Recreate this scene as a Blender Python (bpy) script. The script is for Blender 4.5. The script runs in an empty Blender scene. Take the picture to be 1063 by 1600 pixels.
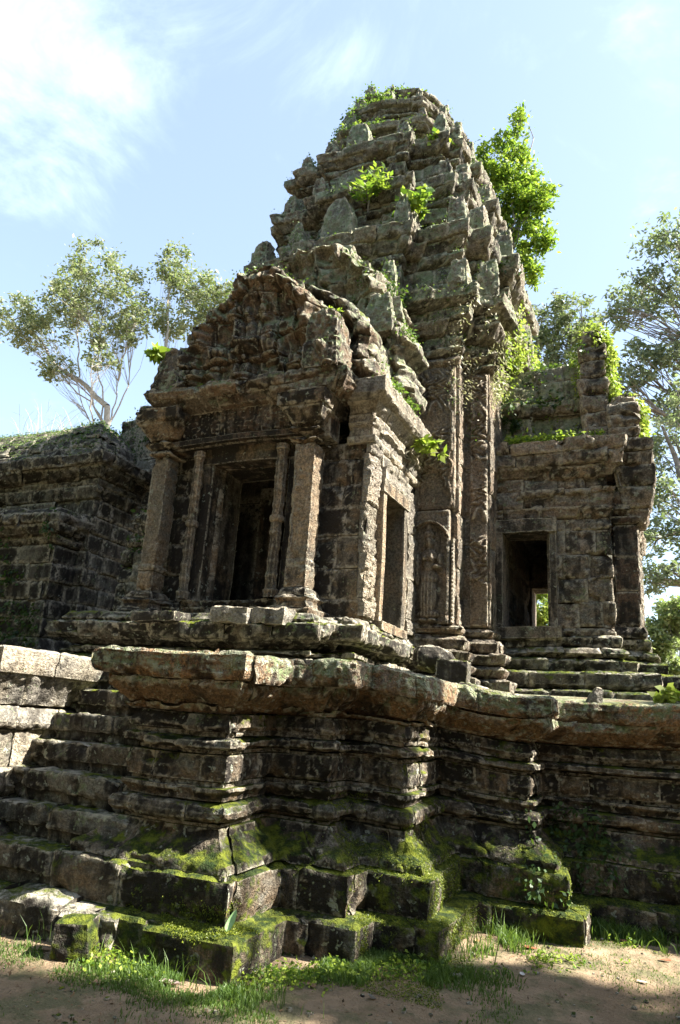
import bpy, math, random
import numpy as np
from math import sin, cos, radians, pi

# ------------------------------------------------------------------ camera, sky, sun
S = bpy.context.scene
PITCH, ROLL, YAW, EYE = radians(16.0), radians(3.5), radians(24.0), 1.6
fwd = np.array([-sin(YAW)*cos(PITCH), cos(YAW)*cos(PITCH), sin(PITCH)])
r0 = np.array([cos(YAW), sin(YAW), 0.0]); u0 = np.cross(r0, fwd)
upv = u0*cos(ROLL) - r0*sin(ROLL); rgt = r0*cos(ROLL) + u0*sin(ROLL)
from mathutils import Matrix, Vector
cd = bpy.data.cameras.new('camera'); cam = bpy.data.objects.new('camera', cd); S.collection.objects.link(cam)
cam.matrix_world = Matrix([[rgt[0], upv[0], -fwd[0], 0], [rgt[1], upv[1], -fwd[1], 0], [rgt[2], upv[2], -fwd[2], EYE], [0, 0, 0, 1]])
cd.sensor_fit = 'VERTICAL'; cd.sensor_height = 36.0; cd.lens = 36.0*1095/1600; cd.clip_end = 3000; cd.clip_start = .05
S.camera = cam
SUN_AZ, SUN_EL = radians(15), radians(45)      # azimuth from +X towards +Y
sd = Vector((cos(SUN_EL)*cos(SUN_AZ), cos(SUN_EL)*sin(SUN_AZ), sin(SUN_EL)))
sl = bpy.data.lights.new('sun', 'SUN'); so = bpy.data.objects.new('sun', sl); S.collection.objects.link(so)
sl.energy = 5.0; sl.angle = radians(.5); sl.color = (1, .95, .85)
so.rotation_euler = sd.to_track_quat('Z', 'Y').to_euler()
S.view_settings.view_transform = 'Standard'; S.view_settings.look = 'None'; S.view_settings.gamma = 1
S.view_settings.exposure = 2.28
W = bpy.data.worlds.new('World'); S.world = W; W.use_nodes = True
wt = W.node_tree; wt.nodes.clear()


class NT:
    """tiny helper to write node graphs"""
    def __init__(s, t): s.t = t
    def n(s, ty, **k):
        o = s.t.nodes.new(ty); ins = k.pop('ins', {})
        for a, b in k.items(): setattr(o, a, b)
        for a, b in ins.items(): s.set(o.inputs[a], b)
        return o
    def set(s, i, v):
        if isinstance(v, bpy.types.NodeSocket): s.t.links.new(v, i)
        elif v is not None: i.default_value = v
    def m(s, op, a, b=None, c=None, clamp=False):
        o = s.t.nodes.new('ShaderNodeMath'); o.operation = op; o.use_clamp = clamp
        s.set(o.inputs[0], a)
        if b is not None: s.set(o.inputs[1], b)
        if c is not None: s.set(o.inputs[2], c)
        return o.outputs[0]
    def mix(s, f, a, b, mode='MIX'):
        o = s.t.nodes.new('ShaderNodeMix'); o.data_type = 'RGBA'; o.blend_type = mode
        s.set(o.inputs[0], f); s.set(o.inputs[6], c4(a)); s.set(o.inputs[7], c4(b)); return o.outputs[2]
    def ss(s, x, a, b):
        o = s.t.nodes.new('ShaderNodeMapRange'); o.interpolation_type = 'SMOOTHSTEP'
        s.set(o.inputs[0], x); s.set(o.inputs[1], a); s.set(o.inputs[2], b); return o.outputs[0]
    def noise(s, vec, sc, det=4, rough=.6, dist=0):
        o = s.n('ShaderNodeTexNoise', ins={'Vector': vec, 'Scale': sc, 'Detail': det, 'Roughness': rough, 'Distortion': dist}); return o.outputs[0]
    def scale(s, vec, v):
        o = s.t.nodes.new('ShaderNodeVectorMath'); o.operation = 'MULTIPLY'; s.set(o.inputs[0], vec); o.inputs[1].default_value = v; return o.outputs[0]


def c4(c): return c if isinstance(c, bpy.types.NodeSocket) else (tuple(c) + (1,) if len(c) == 3 else c)


g = NT(wt)
sky = g.n('ShaderNodeTexSky', sky_type='NISHITA', sun_disc=False, sun_elevation=SUN_EL, sun_rotation=pi/2 - SUN_AZ, air_density=1.0, dust_density=1.4, ozone_density=.6)
tc = g.n('ShaderNodeTexCoord').outputs['Generated']
sx = g.n('ShaderNodeSeparateXYZ', ins={0: tc})
zz = g.m('ADD', g.m('MAXIMUM', sx.outputs[2], 0.0), .22)
px_, py_ = g.m('DIVIDE', sx.outputs[0], zz), g.m('DIVIDE', sx.outputs[1], zz)
cv = g.n('ShaderNodeCombineXYZ', ins={0: px_, 1: py_, 2: 3.3}).outputs[0]
cn = g.noise(cv, 4.0, 9, .62, .6)
cden = g.n('ShaderNodeMapRange', ins={0: g.m('MULTIPLY', px_, -1), 1: .55, 2: 1.25, 3: -.02, 4: .16}).outputs[0]   # more cloud in the west
def blob(cx, cy, sx_, sy_, w):
    a_ = g.m('POWER', g.m('DIVIDE', g.m('SUBTRACT', px_, cx), sx_), 2.0); b_ = g.m('POWER', g.m('DIVIDE', g.m('SUBTRACT', py_, cy), sy_), 2.0)
    return g.m('MULTIPLY', g.m('EXPONENT', g.m('MULTIPLY', g.m('ADD', a_, b_), -1.0)), w)
cden = g.m('ADD', g.m('ADD', blob(-.70, .46, .22, .19, .27), blob(-2.3, 1.6, .5, .5, .28)), blob(-.33, .60, .09, .06, .17))
cm = g.ss(g.m('ADD', g.m('MULTIPLY', cn, .9), cden), .50, .95)
skc = g.mix(g.m('ADD', g.m('MULTIPLY', cm, .42), .115), sky.outputs[0], (8.0, 9.4, 10.9))
bg = g.n('ShaderNodeBackground', ins={'Color': skc, 'Strength': .068})
wo = g.n('ShaderNodeOutputWorld', ins={'Surface': bg.outputs[0]})

# ------------------------------------------------------------------ numpy noise
_rng = np.random.RandomState(7)
_perm = _rng.permutation(4096).astype(np.int64); _val = _rng.rand(4096)*2 - 1


def vn(P, sc=1.0, off=0.0):
    Q = P*sc + off
    I = np.floor(Q).astype(np.int64); f = Q - I; f = f*f*(3 - 2*f)
    x, y, z = I[:, 0], I[:, 1], I[:, 2]
    def h(a, b, c): return _val[_perm[(_perm[(_perm[a & 4095] + b) & 4095] + c) & 4095]]
    fx, fy, fz = f[:, 0], f[:, 1], f[:, 2]
    a = h(x, y, z)*(1-fx) + h(x+1, y, z)*fx; b = h(x, y+1, z)*(1-fx) + h(x+1, y+1, z)*fx
    c = h(x, y, z+1)*(1-fx) + h(x+1, y, z+1)*fx; d = h(x, y+1, z+1)*(1-fx) + h(x+1, y+1, z+1)*fx
    return (a*(1-fy) + b*fy)*(1-fz) + (c*(1-fy) + d*fy)*fz


def fbm(P, sc, oct=3, off=0.0):
    r = 0; a = 1; t = 0
    for i in range(oct):
        r = r + vn(P, sc*2.03**i, off + 17.3*i)*a; t += a; a *= .5
    return r/t


def warp(P):
    """low, slow unevenness shared by all the masonry (settling)"""
    P = P.copy()
    P[:, 0] += vn(P, .9, 3.1)*.018; P[:, 1] += vn(P, .9, 9.7)*.018; P[:, 2] += vn(P, .8, 5.5)*.022
    return P


def sst(x, a, b):
    t = np.clip((x - a)/(b - a), 0, 1); return t*t*(3 - 2*t)

# ------------------------------------------------------------------ mesh collecting


class G:
    """collects quads/tris into one mesh"""
    def __init__(s): s.V = []; s.F = []; s.n = 0; s.T = []
    def add(s, V, F):
        V = np.asarray(V, float).reshape(-1, 3); F = np.asarray(F, np.int64)
        s.V.append(V); (s.F if F.shape[1] == 4 else s.T).append(F + s.n); s.n += len(V); return s
    def build(s, name, mat, parent=None, smooth=True, loc=None, sharp=True):
        V = np.concatenate(s.V)
        me = bpy.data.meshes.new(name)
        F = np.concatenate(s.F) if s.F else np.zeros((0, 4), np.int64)
        T = np.concatenate(s.T) if s.T else np.zeros((0, 3), np.int64)
        o = bpy.data.objects.new(name, me)
        org = np.zeros(3)
        if parent is not None:
            p = parent
            while p is not None: org = org + np.array(p.location); p = p.parent
        if loc is not None: o.location = Vector(np.array(loc) - org); org = np.array(loc, float)
        V = V - org
        me.vertices.add(len(V)); me.vertices.foreach_set('co', V.astype(np.float32).ravel())
        me.loops.add(F.size + T.size); me.loops.foreach_set('vertex_index', np.concatenate([F.ravel(), T.ravel()]).astype(np.int32))
        npoly = len(F) + len(T); me.polygons.add(npoly)
        st = np.concatenate([np.arange(len(F))*4, F.size + np.arange(len(T))*3]).astype(np.int32)
        me.polygons.foreach_set('loop_start', st)
        me.polygons.foreach_set('use_smooth', np.full(npoly, smooth))
        me.update(calc_edges=True); me.validate()
        if smooth and sharp: me.set_sharp_from_angle(angle=radians(38))
        me.materials.append(mat)
        S.collection.objects.link(o)
        if parent is not None: o.parent = parent
        return o


def gridF(nu, nv, wrap=False):
    i = np.arange(nu if wrap else nu-1); j = np.arange(nv-1)
    I, J = np.meshgrid(i, j, indexing='ij'); I2 = (I+1) % nu
    return np.stack([I*nv+J, I2*nv+J, I2*nv+J+1, I*nv+J+1], -1).reshape(-1, 4)


def empty(name, loc, label, cat, group=None):
    o = bpy.data.objects.new(name, None); S.collection.objects.link(o); o.location = loc; o.empty_display_size = .2
    o['label'] = label; o['category'] = cat
    if group: o['group'] = group
    return o


def tag(o, label, cat, group=None, kind=None):
    if label: o['label'] = label
    if cat: o['category'] = cat
    if group: o['group'] = group
    if kind: o['kind'] = kind
    return o

# ------------------------------------------------------------------ masonry


class Plan:
    def __init__(s, pts, closed=False):
        s.P = np.array(pts, float); s.closed = closed; n = len(s.P)
        m = n if closed else n-1
        d = np.array([s.P[(i+1) % n] - s.P[i] for i in range(m)]); s.L = np.linalg.norm(d, axis=1); d = d/s.L[:, None]
        nr = np.stack([d[:, 1], -d[:, 0]], 1)
        M = np.zeros((n, 2))
        for i in range(n):
            a = nr[i-1] if (i > 0 or closed) else nr[0]
            b = nr[i] if i < m else (nr[0] if closed else nr[m-1])
            if i == n-1 and closed: b = nr[n-1]
            M[i] = (a+b)/max(.2, 1 + a@b)
        s.M = M; s.S = np.concatenate([[0], np.cumsum(s.L)]); s.len = s.S[-1]; s.m = m; s.n = n; s.nr = nr
    def at(s, u, out):
        u = np.clip(u, 0, s.len - 1e-9); k = np.clip(np.searchsorted(s.S, u, 'right')-1, 0, s.m-1); f = ((u - s.S[k])/s.L[k])[:, None]
        k2 = (k+1) % s.n; out = out[:, None]
        return (s.P[k]+s.M[k]*out)*(1-f) + (s.P[k2]+s.M[k2]*out)*f


def courses(z0, z1, h, out=0.0, taper=0.0):
    n = max(1, round((z1-z0)/h)); zs = np.linspace(z0, z1, n+1)
    return [[(out - taper*i, zs[i]), (out - taper*(i+1), zs[i+1])] for i in range(n)]


def masonry(G_, plan, cs, bl=.6, res=.03, er=.010, amp=1.0, carve=0.0, jit=.009, miss=0.0, holes=(), seed=0, u0=None, u1=None, gap=.0025, core=True, rr=.018, wob=1.0, miss_fn=None, lowamp=1.0):
    """lay courses of individual weathered blocks along a plan line. cs: list of profile strips [(out,z),...]"""
    R = random.Random(seed*7919+13); u0 = 0 if u0 is None else u0; u1 = plan.len if u1 is None else u1
    if core:
        lo = min(p[0] for c in cs for p in c)
        prof = [q for c in cs for q in c]
        us = np.array(sorted(set([u0, u1] + [x for x in plan.S if u0 < x < u1])))
        hz = sorted(set([h[2] for h in holes]+[h[3] for h in holes]))
        if not holes:
            O = np.array([q[0]-.1 for q in prof]); Z = np.array([q[1] for q in prof])
            UU, OO = np.meshgrid(us, O, indexing='ij'); _, ZZ = np.meshgrid(us, Z, indexing='ij')
            xy = plan.at(UU.ravel(), OO.ravel()); G_.add(warp(np.column_stack([xy, ZZ.ravel()])), gridF(len(us), len(O)))
        else:
            ua = np.array(sorted(set(us) | set(x for h in holes for x in h[:2]))); za = sorted(set([prof[0][1], prof[-1][1]] + hz))
            for i in range(len(ua)-1):
                for j in range(len(za)-1):
                    um, zm = (ua[i]+ua[i+1])/2, (za[j]+za[j+1])/2
                    if any(h[0] < um < h[1] and h[2] < zm < h[3] for h in holes): continue
                    q = plan.at(np.array([ua[i], ua[i+1]-1e-6]), np.array([lo-.1]*2))
                    G_.add([[*q[0], za[j]], [*q[1], za[j]], [*q[1], za[j+1]], [*q[0], za[j+1]]], [[0, 1, 2, 3]])
    Vs, Ns, Ds, Is = [], [], [], []; Fs = []; base = G_.n; cnt = 0
    corners = plan.S
    for c in cs:
        zlo, zhi = min(p[1] for p in c), max(p[1] for p in c); zm = (zlo+zhi)/2
        hs = [h for h in holes if h[2]+.02 < zm < h[3]-.02]
        # joint positions
        J = [u0]; x = u0 + bl*R.uniform(.3, 1.0)
        while x < u1 - .3*bl:
            J.append(x); x += bl*R.uniform(.65, 1.4)
        J.append(u1)
        J2 = [J[0]]
        for x in J[1:-1]:                      # keep joints away from corners
            k = np.argmin(abs(corners-x))
            if abs(corners[k]-x) < .1: x = x + (.13 if x > corners[k] else -.13)
            if x - J2[-1] > .12: J2.append(x)
        J2.append(J[-1])
        for h in hs:
            J2 = [x for x in J2 if not (h[0]-.1 < x < h[1]+.1) or x in (u0, u1)] + [h[0], h[1]]
        J2 = sorted(set(J2))
        prof = np.array(c, float); seg = np.linalg.norm(np.diff(prof, axis=0), axis=1); tt = [0.0]; rows = [prof[0]]
        for i, L in enumerate(seg):
            n = max(1, int(math.ceil(L/res)))
            for k in range(1, n+1): rows.append(prof[i] + (prof[i+1]-prof[i])*k/n); tt.append(tt[-1]+L/n)
        rows = np.array(rows); tt = np.array(tt); TL = tt[-1]
        for a, b in zip(J2[:-1], J2[1:]):
            um = (a+b)/2
            if any(h[0] < um < h[1] for h in hs): continue
            q = plan.at(np.array([um]), np.array([0.0]))[0]
            if R.random() < miss or (miss_fn and miss_fn(q[0], q[1], zm, R)): continue
            a2, b2 = a+gap, b-gap
            nu = max(2, int((b2-a2)/res)+1); us = np.unique(np.concatenate([np.linspace(a2, b2, nu), [x for x in corners if a2+.01 < x < b2-.01]]))
            # row gap
            r2 = rows.copy(); r2[0] += (rows[1]-rows[0])/max(tt[1], 1e-6)*min(gap, tt[1]*.4); r2[-1] += (rows[-2]-rows[-1])/max(tt[-1]-tt[-2], 1e-6)*min(gap, (tt[-1]-tt[-2])*.4)
            jo, jz, tw, tl = R.gauss(0, jit), R.gauss(0, jit*.35), R.gauss(0, jit*.9), R.gauss(0, jit*.5)
            UU = np.concatenate([[us[0]], us, [us[-1]]]); NU = len(UU)
            RR = np.concatenate([[r2[0]], r2, [r2[-1]]]); T2 = np.concatenate([[0], tt, [TL]]); NV = len(RR)
            Ug, Og = np.meshgrid(UU, RR[:, 0], indexing='ij'); _, Zg = np.meshgrid(UU, RR[:, 1], indexing='ij'); _, Tg = np.meshgrid(UU, T2, indexing='ij')
            Og = Og + jo + tw*(Ug-um)/bl + tl*(Zg-zm)/max(.1, zhi-zlo)
            pad = np.zeros((NU, NV)); pad[0] = pad[-1] = 1; pad[:, 0] = pad[:, -1] = 1
            Og = Og - pad*.1
            xy = plan.at(Ug.ravel(), Og.ravel()); V = np.column_stack([xy, Zg.ravel()+jz]).reshape(NU, NV, 3)
            inner = V[1:-1, 1:-1]
            du = np.gradient(inner, axis=0) if inner.shape[0] > 1 else np.tile([1., 0, 0], inner.shape[:2]+(1,))
            dv = np.gradient(inner, axis=1)
            N = np.zeros_like(V); nn = np.cross(du, dv); N[1:-1, 1:-1] = nn/np.maximum(np.linalg.norm(nn, axis=2, keepdims=True), 1e-9)
            D = np.minimum(np.minimum(Ug-us[0], us[-1]-Ug), np.minimum(Tg, TL-Tg)); D[pad > 0] = 9
            Vs.append(V.reshape(-1, 3)); Ns.append(N.reshape(-1, 3)); Ds.append(D.ravel()); Fs.append(gridF(NU, NV)+cnt); cnt += NU*NV
    if not Vs: return G_
    V = np.concatenate(Vs); N = np.concatenate(Ns); D = np.concatenate(Ds)
    chip = sst(vn(V, 5.5, 2.2)+.35*vn(V, 15, 4.), .08, .6)*np.exp(-(D/.06)**2)
    d = -er*np.exp(-(D/rr)**2) - chip*.035*amp + fbm(V, 2.6, 3)*.02*amp*lowamp + fbm(V, 13, 2, 5.)*.009*amp
    d -= sst(vn(V, 9, 31.), .35, .8)*.014*amp + (sst(vn(V, 21, 13.), .3, .7)*.008 - fbm(V, 30, 2, 3.)*.004)*min(1.3, amp)
    if carve:
        rg = 1-np.abs(vn(V, 17, 7.7)); rg2 = 1-np.abs(vn(V*np.array([1, 1, 1.6]), 29, 1.7))
        d += (rg*rg-.6)*carve + (rg2-.75)*carve*.6
    V = V + N*d[:, None]; V = warp(V)
    G_.add(V, np.concatenate(Fs)); return G_


def box_grid(n):
    """unit cube [-1,1]^3 surface grid, merged roughly (six separate faces)"""
    u = np.linspace(-1, 1, n); A, B = np.meshgrid(u, u, indexing='ij'); a, b = A.ravel(), B.ravel(); o = np.ones_like(a); V = []; F = []
    for k, (f) in enumerate([(o, a, b), (-o, b, a), (b, o, a), (a, -o, b), (a, b, o), (b, a, -o)]):
        V.append(np.column_stack(f)); F.append(gridF(n, n)+k*n*n)
    return np.concatenate(V), np.concatenate(F)


def stone(G_, c, size, rot=(0, 0, 0), seed=0, n=12, rough=1.0, shape=None, rnd=.25, carve=0.0, wp=True):
    """one loose or sculpted stone: rounded, chipped, noisy. shape(V in [-1,1]^3)->V"""
    V, F = box_grid(n); s = np.array(size)/2
    Ln = np.linalg.norm(V, axis=1, keepdims=True); V = V*(1-rnd) + V/Ln*1.25*rnd
    if shape: V = shape(V)
    V = V*s; N = V/s/s; N /= np.maximum(np.linalg.norm(N, axis=1, keepdims=True), 1e-9)
    rx, ry, rz = rot
    M = np.array(Matrix.Rotation(rz, 3, 'Z') @ Matrix.Rotation(ry, 3, 'Y') @ Matrix.Rotation(rx, 3, 'X'))
    V = V@M.T + np.array(c); N = N@M.T
    m = min(size); O = seed*3.71
    d = fbm(V, 1.6/m, 3, O)*.10*m*rough + fbm(V, 14, 2, O)*.012*rough - sst(vn(V, 7, O), .3, .8)*.03*rough*min(1, m/.3)
    if carve: d += ((1-np.abs(vn(V, 16, O)))**2-.6)*carve
    V = V + N*d[:, None]
    G_.add(warp(V) if wp else V, F); return G_


def wedge(top=.3, p=1.0, off=0.0):
    """silhouette narrowing to the top"""
    def f(V):
        t = (V[:, 2]+1)/2; k = 1-(1-top)*np.clip((t-off)/(1-off), 0, 1)**p
        V = V.copy(); V[:, 0] *= k; V[:, 1] *= .55+.45*k; return V
    return f

# ------------------------------------------------------------------ materials


def stone_mat(name, base=(.20, .155, .115), warm=(.27, .13, .06), cool=(.165, .175, .15), warm_amt=.35, black=.5, lichen=.35, moss=.3, mossz=None, carve=.0, bump=1.0, worn=0.0):
    m = bpy.data.materials.new(name); m.use_nodes = True; t = m.node_tree; t.nodes.clear(); k = NT(t)
    geo = k.n('ShaderNodeNewGeometry'); P = geo.outputs['Position']; nz = k.n('ShaderNodeSeparateXYZ', ins={0: geo.outputs['Normal']}).outputs[2]
    pz = k.n('ShaderNodeSeparateXYZ', ins={0: P}).outputs[2]
    n1 = k.noise(P, 1.7, 5, .62); n2 = k.noise(P, 6.5, 5, .65, .4); n3 = k.noise(P, 38, 4, .7)
    Pst = k.scale(P, (5.5, 5.5, .8)); nst = k.noise(Pst, 1.0, 5, .6, .3)
    # base colour: buff / warm / grey patches
    ri = geo.outputs['Random Per Island']; ri2 = k.m('FRACT', k.m('MULTIPLY', ri, 7.13)); ri3 = k.m('FRACT', k.m('MULTIPLY', ri, 13.7))
    col = k.mix(k.ss(k.m('ADD', n1, k.m('MULTIPLY', k.m('SUBTRACT', ri2, .5), .22)), .40, .62), base, cool)
    nw = k.noise(P, .9, 4, .55, 1.0)
    under = k.ss(nz, .35, -.35)
    wf = k.m('MULTIPLY', k.ss(nw, .62-.25*warm_amt, .80-.25*warm_amt), min(1., warm_amt*1.7))
    wf = k.m('MAXIMUM', wf, k.m('MULTIPLY', k.ss(ri2, .72, .80), .75*warm_amt))
    wf = k.m('MAXIMUM', wf, k.m('MULTIPLY', under, warm_amt*k_clamp(1.2)))
    col = k.mix(wf, col, warm)
    nf = k.noise(P, 95, 3, .75)
    col = k.mix(k.ss(n3, .38, .62), k.mix(.62, col, (.04, .033, .027)), col)
    col = k.mix(k.m('MULTIPLY', k.ss(nf, .56, .70), .45), col, (.42, .38, .31))
    col = k.mix(k.m('MULTIPLY', k.ss(nf, .46, .34), .5), col, (.03, .026, .02))
    col = k.mix(k.m('MULTIPLY', k.ss(n2, .5, .72), .35), col, (.36, .31, .25))
    col = k.mix(1.0, col, k.n('ShaderNodeCombineColor', ins={0: k.m('ADD', k.m('MULTIPLY', ri3, .5), .78), 1: k.m('ADD', k.m('MULTIPLY', ri3, .46), .79), 2: k.m('ADD', k.m('MULTIPLY', ri3, .42), .80)}).outputs[0], 'MULTIPLY')
    # black weathering crust, streaked downwards
    bf = k.m('MULTIPLY', k.ss(k.m('ADD', k.m('MULTIPLY', k.m('SUBTRACT', ri, .5), .10), k.m('ADD', k.m('MULTIPLY', nst, .6), k.m('MULTIPLY', n2, .4))), .59-.20*black, .70-.17*black), min(1., .60+black*.42))
    col = k.mix(bf, col, (.026, .022, .018))
    # pale lichen freckles and sheets
    vo = k.n('ShaderNodeTexVoronoi', ins={'Vector': P, 'Scale': 21.0, 'Randomness': 1.0}).outputs['Distance']
    nl = k.noise(P, 3.1, 6, .7); nl2 = k.noise(P, 17, 5, .75)
    lf = k.m('MULTIPLY', k.ss(k.m('ADD', k.m('MULTIPLY', nl, .55), k.m('MULTIPLY', nl2, .45)), .64-.20*lichen, .72-.20*lichen), k.ss(nz, -.45, .2))
    spots = k.m('MULTIPLY', k.ss(k.m('ADD', vo, k.m('MULTIPLY', n3, .2)), .34, .22), k.ss(k.noise(P, 2.3, 3), .50, .62))
    lf = k.m('MAXIMUM', lf, k.m('MULTIPLY', spots, min(1., .35+lichen)))
    lc = k.mix(k.ss(n2, .4, .6), (.15, .20, .09), (.34, .37, .25))
    col = k.mix(k.m('MULTIPLY', lf, .85), col, lc)
    vo2 = k.n('ShaderNodeTexVoronoi', ins={'Vector': k.n('ShaderNodeVectorMath', operation='ADD', ins={0: P, 1: k.scale(k.n('ShaderNodeTexNoise', ins={'Vector': P, 'Scale': 22.0, 'Detail': 4.0}).outputs['Color'], (.14, .14, .14))}).outputs[0], 'Scale': 11.0, 'Randomness': 1.0})
    disc = k.m('MULTIPLY', k.ss(k.m('ADD', vo2.outputs['Distance'], k.m('MULTIPLY', k.noise(P, 2.2, 2), .5)), .50, .42), k.ss(k.n('ShaderNodeSeparateColor', ins={0: vo2.outputs['Color']}).outputs[0], .80-.25*lichen, .82-.25*lichen))
    col = k.mix(k.m('MULTIPLY', disc, .6), col, (.40, .42, .34))
    edge = k.m('MULTIPLY', k.ss(geo.outputs['Pointiness'], .51, .55), k.ss(nl2, .38, .58))
    col = k.mix(k.m('MULTIPLY', edge, .75), col, (.46, .41, .32))
    if worn: col = k.mix(k.m('MULTIPLY', k.m('MULTIPLY', k.ss(nz, .45, .85), k.ss(n2, .35, .6)), worn), col, (.40, .37, .30))  # paler upward faces: tread wear plus sunlight painted into the colour
    # moss on ledges and in damp places
    mz = 0.0 if mossz is None else 1.0
    mn = k.m('ADD', k.m('MULTIPLY', k.noise(P, 2.0, 5, .65), .62), k.m('MULTIPLY', nl2, .38))
    mo = k.m('ADD', k.m('MULTIPLY', nz, .16), mn)
    if mossz is not None: mo = k.m('ADD', mo, k.m('MULTIPLY', k.ss(pz, mossz[1], mossz[0]), mossz[2]))
    mf = k.ss(mo, .72-.26*moss, .82-.26*moss)
    mf = k.m('MULTIPLY', mf, min(1., .3+moss*1.6))
    mc = k.mix(k.ss(k.noise(P, 8, 4, .7), .4, .66), (.018, .036, .006), (.15, .175, .016))
    col = k.mix(mf, col, mc)
    b = k.m('ADD', k.m('MULTIPLY', n3, .55), k.m('MULTIPLY', n2, 1.0))
    b = k.m('ADD', b, k.m('MULTIPLY', k.noise(P, 120, 3, .7), .14))
    b = k.m('ADD', b, k.m('MULTIPLY', k.m('MULTIPLY', mf, k.noise(P, 70, 3, .7)), .8))
    if carve:
        w = k.m('ABSOLUTE', k.m('SUBTRACT', k.noise(P, 15, 2, .5, 1.2), .5)); w3 = k.m('ABSOLUTE', k.m('SUBTRACT', k.noise(P, 34, 2, .5, .6), .5))
        b = k.m('ADD', b, k.m('MULTIPLY', k.m('ADD', k.ss(w, 0, .10), k.m('MULTIPLY', k.ss(w3, 0, .12), .5)), carve*.55))
    bp = k.n('ShaderNodeBump', ins={'Height': b, 'Strength': 1.0, 'Distance': .034*bump})
    bs = k.n('ShaderNodeBsdfPrincipled', ins={'Base Color': col, 'Roughness': .93, 'Normal': bp.outputs[0], 'Specular IOR Level': .2})
    k.n('ShaderNodeOutputMaterial', ins={'Surface': bs.outputs[0]})
    return m


def k_clamp(x): return x


def leaf_mat(name, c1, c2, tr=.45, sc=3.0):
    m = bpy.data.materials.new(name); m.use_nodes = True; t = m.node_tree; t.nodes.clear(); k = NT(t)
    geo = k.n('ShaderNodeNewGeometry'); P = geo.outputs['Position']
    f = k.m('ADD', k.m('MULTIPLY', k.noise(P, sc, 3), .5), k.m('MULTIPLY', geo.outputs['Random Per Island'], .5))
    col = k.mix(k.ss(f, .3, .7), c1, c2)
    d = k.n('ShaderNodeBsdfPrincipled', ins={'Base Color': col, 'Roughness': .5, 'Specular IOR Level': .35})
    tl = k.n('ShaderNodeBsdfTranslucent', ins={'Color': k.mix(.35, col, (.25, .40, .02))})
    mx = k.n('ShaderNodeMixShader', ins={0: tr, 1: d.outputs[0], 2: tl.outputs[0]})
    k.n('ShaderNodeOutputMaterial', ins={'Surface': mx.outputs[0]}); return m


def plain_mat(name, c1, c2, sc=8, rough=.85, bump=.01):
    m = bpy.data.materials.new(name); m.use_nodes = True; t = m.node_tree; t.nodes.clear(); k = NT(t)
    P = k.n('ShaderNodeNewGeometry').outputs['Position']; n = k.noise(P, sc, 5, .65)
    bp = k.n('ShaderNodeBump', ins={'Height': n, 'Strength': .8, 'Distance': bump})
    d = k.n('ShaderNodeBsdfPrincipled', ins={'Base Color': k.mix(k.ss(n, .35, .65), c1, c2), 'Roughness': rough, 'Normal': bp.outputs[0]})
    k.n('ShaderNodeOutputMaterial', ins={'Surface': d.outputs[0]}); return m


M_BASE = stone_mat('terrace sandstone', base=(.17, .14, .10), warm=(.25, .145, .07), warm_amt=.42, black=.95, lichen=.40, moss=.41, mossz=(.15, 1.1, .14), carve=.3)
M_CORN = stone_mat('terrace cornice sandstone', base=(.20, .145, .095), warm=(.32, .18, .085), warm_amt=.62, black=.60, lichen=.92, moss=.25, carve=.6)
M_STEP = stone_mat('mossy step stone', base=(.17, .15, .115), warm_amt=.12, black=.92, lichen=.50, moss=.50, worn=.95)  # dark risers and pale tops also paint in sunlit treads
M_PALE = stone_mat('pale worn sandstone', base=(.34, .30, .23), warm=(.30, .21, .13), cool=(.28, .27, .24), warm_amt=.15, black=.42, lichen=.46, moss=.14, carve=.25)  # pale stone, lifted further to paint sunlight into it
M_SUNCARV = stone_mat('sunlit carved sandstone', base=(.38, .33, .25), warm=(.30, .20, .13), cool=(.30, .28, .24), warm_amt=.2, black=.16, lichen=.3, moss=.0, carve=1.2)  # paler copy of the carved stone, sunlight painted in for the porch side
M_PORCH = stone_mat('porch sandstone', base=(.24, .175, .11), warm=(.28, .17, .09), warm_amt=.42, black=.88, lichen=.25, moss=.04, carve=.4)
M_COL = stone_mat('pillar sandstone', base=(.36, .28, .19), warm=(.33, .20, .11), warm_amt=.35, black=.45, lichen=.28, moss=.0, carve=.8)
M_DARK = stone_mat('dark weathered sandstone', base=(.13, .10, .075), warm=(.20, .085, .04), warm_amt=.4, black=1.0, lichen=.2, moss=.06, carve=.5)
M_PED = stone_mat('pediment sandstone', base=(.21, .165, .12), warm=(.25, .13, .065), warm_amt=.35, black=.72, lichen=.80, moss=.40, carve=.6)
M_TOWER = stone_mat('tower sandstone', base=(.25, .215, .165), warm=(.27, .16, .10), cool=(.22, .22, .19), warm_amt=.16, black=.55, lichen=1.0, moss=.56, carve=.4)
M_CARV = stone_mat('carved pilaster sandstone', base=(.40, .31, .22), warm=(.38, .25, .17), warm_amt=.42, black=.42, lichen=.22, moss=.0, carve=1.0)
M_WING = stone_mat('wing sandstone', base=(.34, .285, .22), warm=(.34, .21, .14), warm_amt=.38, black=.68, lichen=.52, moss=.15, carve=.5)
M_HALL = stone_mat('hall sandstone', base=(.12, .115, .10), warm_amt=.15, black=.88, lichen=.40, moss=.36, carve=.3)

# ------------------------------------------------------------------ ground
def ground_h(x, y):
    P = np.column_stack([np.ravel(x), np.ravel(y), np.zeros(np.size(x))])
    return (fbm(P, .45, 3)*.05 + fbm(P, 3.0, 2, 4.)*.016 + fbm(P, 9.0, 2, 8.)*.006).reshape(np.shape(x)) + .03


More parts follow.
